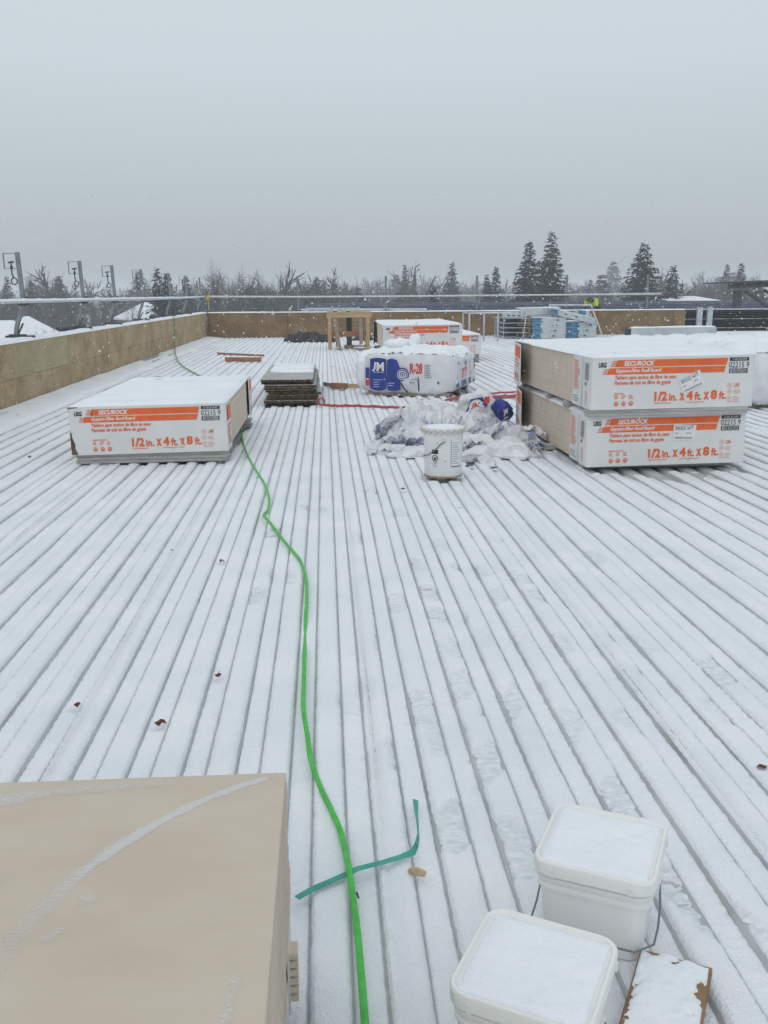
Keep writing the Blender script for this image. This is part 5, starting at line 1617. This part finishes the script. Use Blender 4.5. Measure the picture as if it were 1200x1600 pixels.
m = MB(); m.add(V, [(4 * i + k, 4 * i + (k + 1) % 4, 4 * i + 4 + (k + 1) % 4, 4 * i + 4 + k) for i in range(len(pts) - 1) for k in range(4)] + [(3, 2, 1, 0), tuple(4 * (len(pts) - 1) + k for k in range(4))])
tag(m.build('plastic_strap', M_teal), 'bent teal plastic strapping lying under the green cord', 'strap')


# cords
def cord(name, pts, r, matl, label, zf, sub=8, cat='cord', n=8):
    P_ = [Vector((x, y, 0)) for x, y in pts]
    out_ = []
    for i in range(len(P_) - 1):
        p0, p1, p2, p3 = P_[max(i - 1, 0)], P_[i], P_[i + 1], P_[min(i + 2, len(P_) - 1)]
        for k in range(sub):
            t = k / sub
            q = 0.5 * ((2 * p1) + (p2 - p0) * t + (2 * p0 - 5 * p1 + 4 * p2 - p3) * t * t + (3 * p1 - p0 - 3 * p2 + p3) * t ** 3)
            out_.append(q)
    out_.append(P_[-1])
    for i, q in enumerate(out_):
        q.z = zf(q.x, q.y, i)
    m = MB(); m.tube(out_, r, n)
    return tag(m.build(name, matl, smooth='auto'), label, cat)


def gz(x, y, i):
    b = 0.0068
    b -= 0.0235 * math.exp(-((y - 3.42) / 0.17) ** 4)
    b -= 0.0145 * math.exp(-((y - 5.5) / 0.13) ** 2)
    b -= 0.0065 * math.exp(-((y - 2.9) / 0.12) ** 2) + 0.0065 * math.exp(-((y - 3.75) / 0.10) ** 2)
    b += 0.0008 * math.sin(y * 13)
    return b + 0.0022 * math.sin(y * 7.3) + (0.010 * math.exp(-((y - 1.86) / .05) ** 2))


cord('extension_cord', [(-0.95, 9.9), (-0.84, 9.05), (-0.712, 7.956), (-0.576, 7.084), (-0.45, 6.399), (-0.385, 5.91), (-0.372, 5.60), (-0.388, 5.426), (-0.324, 5.152), (-0.215, 4.689), (-0.142, 4.386), (-0.111, 4.121), (-0.102, 3.798), (-0.102, 3.483), (-0.096, 2.978), (-0.092, 2.726), (-0.077, 2.55), (-0.064, 2.393), (-0.038, 2.251), (-0.005, 2.108), (0.016, 2.007), (0.030, 1.854), (0.040, 1.699), (0.044, 1.565), (0.047, 1.417), (0.05, 1.2), (0.06, 0.8), (0.1, 0.2)],
     0.0075, M_green, 'bright green extension cord winding down the middle of the snowy deck', gz)
m = MB()
m.tube([(-3.72, 23.3, .80), (-3.655, 23.2, .80), (-3.622, 23.1, .70), (-3.615, 22.95, .45), (-3.612, 22.9, .15), (-3.58, 22.7, .05), (-3.4, 21.5, .045), (-2.95, 18.9, .02), (-2.60, 17.3, .016), (-2.28, 16.1, .016), (-2.05, 15.3, .016), (-1.9, 14.6, .016)], 0.011, 6)
tag(m.build('thin_cord', M_greenfar, smooth=True), 'thin dull green cord hanging over the left parapet onto the deck', 'cord')
cord('rope', [(-0.045, 11.0), (0.02, 10.93), (0.10, 10.88), (0.25, 10.86), (0.42, 10.80), (0.66, 10.69), (0.85, 10.6), (0.979, 10.52), (1.15, 10.57)], 0.016, M_red, 'dark red cord stretched across the deck behind the bag pile', lambda x, y, i: .014 + .004 * math.sin(i * .9))
m = MB(); m.tube([(-0.06 + .035 * math.cos(a), 11.0, .05 + .04 * math.sin(a)) for a in [k * .45 for k in range(15)]], .013, 6)
tag(m.build('rope_end', M_red, smooth=True), 'knotted end loop of the dark red cord near the dark boards', 'cord')
for pts, lab in (([(1.45, 11.30), (1.62, 11.62), (1.9, 11.93), (2.17, 12.06), (2.50, 12.2)], 'red line farthest back right of the insulation bundle'),
                 ([(1.50, 11.25), (1.69, 11.55), (2.0, 11.63), (2.36, 11.76), (2.6, 11.9)], 'middle red line running right of the insulation bundle'),
                 ([(1.60, 11.3), (1.85, 11.38), (2.2, 11.5), (2.5, 11.55)], 'nearest red line right of the insulation bundle')):
    cord('red_line', pts, 0.012, M_red, lab, lambda x, y, i: .013 + .003 * math.sin(i), cat='cord')

# leaves sunk in the snow, wood chip, black scraps
for i, (x, y, r) in enumerate(LEAVES):
    rg = random.Random(i + 50)
    m = MB(); n = 11
    vs = [(0, 0, .004)]
    for k in range(n):
        a = 2 * math.pi * k / n; q = r * rg.uniform(.55, 1.1)
        vs.append((q * math.cos(a), q * math.sin(a) * .8, rg.uniform(-.004, .008)))
    m.add(vs, [(0, 1 + k, 1 + (k + 1) % n) for k in range(n)])
    m.tube([(0, 0, .004), (r * .8, r * .3, .009), (r * 1.2, r * .5, .006)], .0012, 5)
    labs = ['curled brown leaf sunk in the snow nearest the tan board stack', 'brown leaf in the snow between the green cord and the nearest leaf', 'brown leaf sunk in the snow leftmost of all leaves', 'faint brown leaf far up the deck left of the green cord', 'faintest leaf trace beside the far leaf', 'small brown leaf at the right picture edge above the pails']
    tag(m.build('leaf', M_leaf, None, (x, y, -.003), (0, 0, rg.uniform(0, 6))), labs[i], 'leaf', 'brown leaves on the snow')
m = MB(); m.tube([(-.015, .008, .006), (.0, .0, .009), (.017, -.010, .008)], [.008, .010, .007], 7); m.box(-.020, -.004, .006, .018, .0, .006)
tag(m.build('wood_chip', M_chip, None, (0.184, 1.85, 0.0), bevel=0.001, seg=1), 'tan wood chip lying right of the teal strap', 'wood chip')
m = MB(); m.tube([(.0, .0, .004), (.003, -.02, .005)], .0022, 5)
tag(m.build('nail', M_black, None, (0.045, 1.79, 0.0)), 'tiny dark nail beside the green cord', 'nail')
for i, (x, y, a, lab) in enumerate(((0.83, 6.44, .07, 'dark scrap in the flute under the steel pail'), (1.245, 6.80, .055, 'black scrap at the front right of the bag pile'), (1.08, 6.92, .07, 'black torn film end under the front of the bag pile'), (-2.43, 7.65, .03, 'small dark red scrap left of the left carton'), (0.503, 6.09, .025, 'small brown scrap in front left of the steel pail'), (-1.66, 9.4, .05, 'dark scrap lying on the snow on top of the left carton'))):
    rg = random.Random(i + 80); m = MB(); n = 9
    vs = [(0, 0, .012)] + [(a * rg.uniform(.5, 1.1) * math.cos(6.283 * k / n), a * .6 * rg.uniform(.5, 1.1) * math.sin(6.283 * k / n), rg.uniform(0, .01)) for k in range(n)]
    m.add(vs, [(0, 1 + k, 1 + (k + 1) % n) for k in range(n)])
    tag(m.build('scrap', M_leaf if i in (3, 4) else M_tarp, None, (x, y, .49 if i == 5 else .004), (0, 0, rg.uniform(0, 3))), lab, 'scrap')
m = MB()
for y0_, y1_ in ((9.9, 11.0), (18.2, 21.8)):
    m.box(-3.40, -3.36, y0_, y1_, .0, .025)
tag(m.build('edge_strip', M_tarp), 'black strip lying along the foot of the left parapet', 'strip')

# ================================================================== DARK BOARD STACK
rng = random.Random(21)
z = 0.0
for k in range(10):
    th = 0.030 if k < 9 else 0.032
    dx = rng.uniform(-.035, .035) + (-.03 if k > 6 else 0.012); dy = rng.uniform(-.04, .04)
    root = empty('fibre_board', (-0.42 + dx, 12.27 + dy, z), (0, 0, rng.uniform(-.02, .02)),
                 'topmost grey faced board with snow on the dark board stack' if k == 9 else ('lowest dark ragged board of the dark board stack' if k == 0 else 'dark ragged fibre board within the dark board stack'), 'board', 'boards in the dark stack')
    hx, hy = .305, 1.20
    # ragged outline
    m = MB(); n = 26; ring = []
    for i in range(n):
        ring.append((-hx + 2 * hx * i / n, -hy + rng.uniform(-.022, .022)))
    for i in range(n): ring.append((hx + rng.uniform(-.004, .004), -hy + 2 * hy * i / n))
    for i in range(n): ring.append((hx - 2 * hx * i / n, hy + rng.uniform(-.01, .01)))
    for i in range(n): ring.append((-hx + rng.uniform(-.008, .008), hy - 2 * hy * i / n))
    N = len(ring)
    m.add([(x, y, .001) for x, y in ring] + [(x, y, th - .006) for x, y in ring], [tuple(range(N - 1, -1, -1)), tuple(range(N, 2 * N))] + [(i, (i + 1) % N, N + (i + 1) % N, N + i) for i in range(N)])
    m.build('core', M_fibre, root)
    m = MB(); m.add([(x * 1.003, y * 1.001, th - (.0055 if k in (5, 7, 9) else .0022)) for x, y in ring] + [(x * 1.003, y * 1.001, th - .0005) for x, y in ring], [tuple(range(N - 1, -1, -1)), tuple(range(N, 2 * N))] + [(i, (i + 1) % N, N + (i + 1) % N, N + i) for i in range(N)])
    m.build('facing', M_fibretop, root)
    if k == 9: snow_pad('snow_cover', -.28, .30, -.2, 1.19, th, .028, root, 91, .03, 1.6, edge=.16)
    z += th + .001
for y, lab in ((11.3, 'dark runner under the front of the dark board stack'), (13.1, 'dark runner under the rear of the dark board stack')):
    pass

# ================================================================== LUMBER
def lumber(name, a, b, wx, wz, matl, label, group=None, snow=True):
    a = Vector(a); b = Vector(b); d = b - a
    root = empty(name, tuple((a + b) / 2), (0, 0, math.atan2(d.y, d.x)), label, 'lumber', group)
    L = d.length
    m = MB(); m.box(-L / 2, L / 2, -wx / 2, wx / 2, -wz / 2, wz / 2); m.build('timber', matl, root, bevel=.003, seg=1)
    if snow: snow_pad('snow_cover', -L / 2, L / 2, -wx / 2, wx / 2, wz / 2, .015, root, int(L * 1000) % 97, .03, .6, edge=.04)
    return root


G = 'loose timber on the deck'
lumber('timber_piece', (-2.38, 21.1, .025), (-1.34, 20.2, .025), .09, .045, M_lumbr, 'rear red brown timber in the pair far left on the deck', G)
lumber('timber_piece', (-1.98, 18.75, .045), (-1.28, 18.65, .045), .12, .09, M_lumbr, 'front thicker red brown timber in the pair far left on the deck', G)
lumber('timber_piece', (0.08, 13.05, .045), (0.27, 12.92, .045), .10, .075, M_lumbr, 'short red brown block between dark boards and insulation', G, False)
lumber('timber_piece', (0.24, 13.12, .03), (0.53, 13.10, .03), .06, .055, M_lumber, 'short pale block touching the red brown block', G, False)
lumber('timber_piece', (-0.02, 13.5, .03), (0.12, 13.2, .03), .06, .05, M_lumgrey, 'small grey block end behind the red brown block', G)
lumber('timber_piece', (0.72, 22.3, .03), (0.92, 22.2, .03), .12, .05, M_lumgrey, 'short grey timber at the right foot of the work table', G)
lumber('timber_piece', (0.70, 22.5, .085), (0.93, 22.35, .085), .10, .045, M_lumgrey, 'grey timber end lying on the short grey one', G)

# wooden work table
root = empty('work_table', (0.58, 22.6, 0), label='rough wooden work table of pale and grey timbers', cat='table')
m = MB(); m.box(-.54, .54, -.05, -.012, .745, .855); m.build('front_rail', M_lumber, root, bevel=.004)
m = MB(); m.box(-.54, .54, 1.05, 1.09, .745, .855); m.build('rear_rail', M_lumber, root, bevel=.004)
m = MB()
for k in range(3): m.box(-.54, .54, -.06 + k * .40, .31 + k * .40, .857, .880)
m.build('top_board', M_lumber, root, bevel=.003)
for (x, y, ml, tl) in ((-.47, -.03, M_lumber, 0), (.44, -.03, M_lumber, 0), (-.47, 1.0, M_lumber, 0), (.44, 1.0, M_lumber, 0)):
    m = MB(); m.bar((x, y, 0.0), (x, y, .745), .085, .04, 0, (0, 1, 0)); m.build('leg', ml, root, bevel=.003)
m = MB(); m.bar((-.24, -.30, 0.0), (-.34, -.07, .72), .085, .04, 0, (0, 1, 0)); m.build('grey_leg', M_lumgrey, root, bevel=.003)
m = MB(); m.bar((.27, -.22, 0.0), (.27, -.07, .72), .085, .04, 0, (0, 1, 0)); m.build('grey_leg', M_lumgrey, root, bevel=.003)
m = MB(); m.bar((-.28, -.20, 0.0), (-.33, -.06, .45), .07, .04, 0, (0, 1, 0)); m.build('brown_leg', M_lumbr, root, bevel=.003)
m = MB(); m.box(-.43, .40, -.005, .03, .30, .42); m.build('cross_board', M_lumbr, root, bevel=.003)
m = MB(); m.box(-.43, .40, 1.0, 1.035, .50, .62); m.build('cross_board', M_lumber, root, bevel=.003)
m = MB(); m.box(-.06, .07, .45, .49, .08, .85); m.build('dark_post', M_dark, root)
m = MB(); m.box(-.12, .11, .38, .55, 0, .08); m.build('post_base', M_lumgrey, root)
for x, lab in ((.24, 'small snow topped block on the left of the work table'), (.56, 'small snow topped block on the middle of the work table')):
    r2 = empty('wood_block', (x, 22.62, .88), label=lab, cat='wood block')
    m = MB(); m.box(-.05, .05, -.06, .06, 0, .03); m.build('block', M_dark, r2); snow_pad('snow_cover', -.06, .06, -.06, .06, .03, .02, r2, 7, .02, .4)
# black tarp heap
o = crumple((-0.45, 26.7, 0.0), (0, 0, .15), .62, .45, .27, 411, M_tarp, 'black crumpled tarp heaped on the deck left of the work table', 40, .09)
o.name = 'tarp'; o['category'] = 'tarp'; del o['group']
o = crumple((1.1, 27.2, 0.0), (0, 0, .15), .35, .25, .16, 412, M_tarp, 'small black tarp piece seen through the legs of the work table', 30, .06)
o.name = 'tarp'; o['category'] = 'tarp'; del o['group']

# ================================================================== STEEL AT THE FAR RIGHT
root = empty('tube_stand', (4.4, 25.9, 0), label='empty galvanised tube frame standing left of the steel stud packs', cat='frame')
m = MB(); m.tube([(-.43, 0, .76), (.95, .0, .78)], .022, 8); m.build('top_rail', M_pipe, root, smooth=True)
for x in (-.43, -.02, .37):
    m = MB(); m.tube([(x, 0, 0), (x, 0, .755)], .024, 8); m.build('leg', M_galv, root, smooth=True)
m = MB(); m.tube([(-.43, 0, .76), (-.43, 1.2, .76)], .02, 8); m.build('side_rail', M_galv, root, smooth=True)
m = MB(); m.tube([(-.43, 1.2, 0.0), (-.43, 1.2, .76)], .02, 8); m.build('leg', M_galv, root, smooth=True)
root = empty('bent_tube', (7.6, 28.6, 0), label='thin bent galvanised frame leaning behind the stud packs', cat='frame')
m = MB(); m.tube([(-.75, 0, .93), (.52, 0, .93), (.86, -.15, .05)], .025, 8); m.tube([(-.75, 0, .93), (-.75, -.15, .05)], .025, 8); m.build('tube', M_pipe, root)
root = empty('leaning_bar', (5.75, 26.75, 0), label='thin steel bar leaning against the front of the stud packs', cat='steel bar')
m = MB(); m.tube([(-.12, -.1, 0.0), (.02, .05, .92)], .018, 8); m.build('bar', M_galv, root, smooth=True)


def stud(loc, rot, L, hgt, dep, label, bluex, holes, seed, group='steel studs in the packs', snow=True):
    root = empty('steel_stud', loc, rot, label, 'steel stud', group)
    t = .008
    m = MB(); m.box(0, L, 0, t, 0, hgt); m.build('web', M_galv, root)
    m = MB(); m.box(0, L, t, dep, hgt - t, hgt); m.build('flange', M_galv, root)
    m = MB(); m.box(0, L, t, dep, 0, t); m.build('flange', M_galv, root)
    m = MB()
    for h in holes:
        n = 10; cx, cz, a, b = h, hgt * .5, .048, .02
        m.add([(cx + a * math.cos(6.283 * k / n), -.003, cz + b * math.sin(6.283 * k / n)) for k in range(n)], [tuple(range(n))])
        m.add([(cx - .11 + .015 * math.cos(6.283 * k / n), -.003, cz + .012 * math.sin(6.283 * k / n)) for k in range(n)], [tuple(range(n))])
    if holes: m.build('knockout', M_dark, root)
    if bluex:
        m = MB(); rg = random.Random(seed)
        zs = [0.004 + (hgt - .008) * i / 5 for i in range(6)]
        l_ = [(bluex[0] + rg.uniform(-.02, .02), -.0025, z_) for z_ in zs]; r_ = [(bluex[1] + rg.uniform(-.03, .03), -.0025, z_) for z_ in zs]
        m.add(l_ + r_[::-1], [tuple(range(12))[::-1]])
        m.build('blue_paint', M_bluepaint, root)
    if snow: snow_pad('snow_cover', 0, L, 0, dep, hgt, .014, root, seed, .05, .5)
    return root


hS = .148
for k in range(4):
    stud((5.98 + .012 * (k % 2), 27.0, .004 + k * (hS + .002)), (0, 0, 0), .97, hS, 1.9, ['lowest', 'second lowest', 'third', 'topmost'][k] + ' deep steel channel of the left pack, blue paint at its left end', (.0, .25 + .02 * (k % 2)), [.62 + .07 * k * .5], 500 + k, snow=(k == 3))
for k in range(3):
    stud((6.98 - .012 * (k % 2), 27.15, .004 + k * (hS + .002)), (0, 0, 0), .93, hS, 1.7, ['lowest', 'middle', 'topmost'][k] + ' deep steel channel of the right pack, broad blue paint band', (.02, .40), [.58 + .08 * k], 520 + k, snow=(k == 2))
stud((6.5, 26.95, .70), (0, .22, .02), 1.32, .165, .5, 'tilted steel channel sliding across both stud packs', (0.0, .2), [.42, .75], 540)
stud((7.35, 27.6, .66), (0, .10, .02), .45, .15, .4, 'short steel channel end with blue patch behind the tilted channel', (.12, .34), [], 541)
stud((5.72, 27.5, .655), (0, -.02, .02), 1.2, .20, .8, 'pale steel channel lying on top of the left pack', None, [], 542)
stud((5.15, 27.35, .595), (0, .0, .0), .62, .12, 1.0, 'short channel with dark slots at the upper left of the packs', None, [.18, .34, .5], 543, snow=False)
root = empty('stud_rack', (5.2, 27.3, 0), label='open rack of thin frosted channels left of the stud packs', cat='rack')
for k in range(5):
    m = MB(); z_ = .03 + k * .135; m.box(0, .76, 0.0, 1.5, z_, z_ + .012); m.build('shelf_channel', M_pipe, root)
m = MB(); m.box(-.012, 0, 0, .03, 0, .66); m.box(.75, .765, .02, .05, 0, .60); m.box(-.012, 0, 1.45, 1.5, 0, .62); m.box(.75, .765, 1.45, 1.5, 0, .60); m.build('upright', M_galv, root)
m = MB(); m.box(.0, .75, 1.35, 1.36, 0.0, .60); m.build('back_panel', M_galv, root)


# ================================================================== WORKER BEYOND THE PARAPET
def skin_body(name, joints, edges, radii, matl, parent=None, sub=1):
    me = bpy.data.meshes.new(name)
    me.from_pydata(joints, edges, [])
    me.materials.append(matl)
    o = link_mesh(name, me, parent)
    sk = o.modifiers.new('skin', 'SKIN')
    for v, r in zip(me.skin_vertices[0].data if me.skin_vertices else [], radii): v.radius = (r, r)
    if not me.skin_vertices:
        pass
    ss = o.modifiers.new('sub', 'SUBSURF'); ss.levels = sub; ss.render_levels = sub
    return o


root = empty('person', (10.95, 38.0, -0.06), (0, 0, 0.9), 'worker in a hi vis yellow jacket bending down beyond the far parapet', 'person')
J = [(0, 0, .85), (-.16, 0, 1.0), (-.34, 0, 1.08), (-.46, 0, 1.06), (-.60, 0, 1.05), (-.34, .19, 1.05), (-.42, .24, .80), (-.52, .20, .58), (-.34, -.19, 1.05), (-.42, -.24, .80), (-.52, -.20, .58), (0, .11, .82), (-.08, .13, .45), (.02, .14, .06), (-.12, .14, .03), (0, -.11, .82), (-.08, -.13, .45), (.02, -.14, .06), (-.12, -.14, .03)]
E_ = [(0, 1), (1, 2), (2, 3), (3, 4), (2, 5), (5, 6), (6, 7), (2, 8), (8, 9), (9, 10), (0, 11), (11, 12), (12, 13), (13, 14), (0, 15), (15, 16), (16, 17), (17, 18)]
RD = [.15, .15, .16, .07, .105, .08, .055, .04, .08, .055, .04, .10, .075, .055, .05, .10, .075, .055, .05]


def skinned(name, J, E_, RD, matl, parent):
    me = bpy.data.meshes.new(name); me.from_pydata([tuple(j) for j in J], E_, []); me.materials.append(matl)
    o = link_mesh(name, me, parent)
    o.modifiers.new('skin', 'SKIN')
    if len(me.skin_vertices) == 0:
        try: me.attributes.new('skin', 'FLOAT', 'POINT')
        except Exception: pass
    if len(me.skin_vertices):
        for v, r in zip(me.skin_vertices[0].data, RD): v.radius = (r, r)
        me.skin_vertices[0].data[0].use_root = True
    ss = o.modifiers.new('sub', 'SUBSURF'); ss.levels = 1; ss.render_levels = 1
    return o


body = skinned('body', J, E_, RD, M_cloth, root)
jk = skinned('jacket', [J[0], J[1], J[2], J[5], J[6], J[8], J[9]], [(0, 1), (1, 2), (2, 3), (3, 4), (2, 5), (5, 6)], [.17, .18, .19, .11, .085, .11, .085], M_hivis, root)
m = MB(); m.lathe([(.15, 0), (.13, .0), (.12, .06), (.08, .11), (0, .13)], 16); m.build('hard_hat', M_dark, root, (-.60, 0, 1.09), (0, -.5, 0), smooth=True)

# ================================================================== AIR AND FALLING SNOW
def flakes():
    rg = np.random.RandomState(77)
    N = 9500
    y = 2.5 + 36 * rg.rand(N) ** 0.8
    x = rg.uniform(-1, 1, N) * (1.5 + y * 0.55) + y * 0.05
    z = rg.uniform(0.03, 1.0, N) * (1.30 + y * 0.10)
    r = (0.0026 + 0.0100 * rg.rand(N) ** 3.0) * np.clip(y / 9, 0.30, 1.7)
    oct_ = np.array([(1, 0, 0), (-1, 0, 0), (0, 1, 0), (0, -1, 0), (0, 0, 1), (0, 0, -1)], float)
    fc = np.array([(0, 2, 4), (2, 1, 4), (1, 3, 4), (3, 0, 4), (2, 0, 5), (1, 2, 5), (3, 1, 5), (0, 3, 5)])
    jit = rg.uniform(0.6, 1.3, (N, 6, 1))
    V = (np.stack([x, y, z], -1)[:, None, :] + oct_[None] * jit * r[:, None, None]).reshape(-1, 3)
    F = (fc[None] + (np.arange(N) * 6)[:, None, None]).reshape(-1, 3)
    tag(link_mesh('falling_snow', mesh_np('falling_snow', V, F, M_flake)), kind='stuff')


flakes()
m = MB(); m.box(-660, 660, -200, 940, GZ - 1.0, 10.5)
hm = bpy.data.materials.new('haze'); hm.use_nodes = True
hn = hm.node_tree.nodes; hn.clear()
pv = hn.new('ShaderNodeVolumePrincipled'); ho = hn.new('ShaderNodeOutputMaterial')
pv.inputs['Color'].default_value = (0.925, 0.955, 0.985, 1); pv.inputs['Density'].default_value = 0.0020; pv.inputs['Anisotropy'].default_value = 0.55
hm.node_tree.links.new(pv.outputs[0], ho.inputs['Volume'])
tag(m.build('haze', hm), kind='stuff')
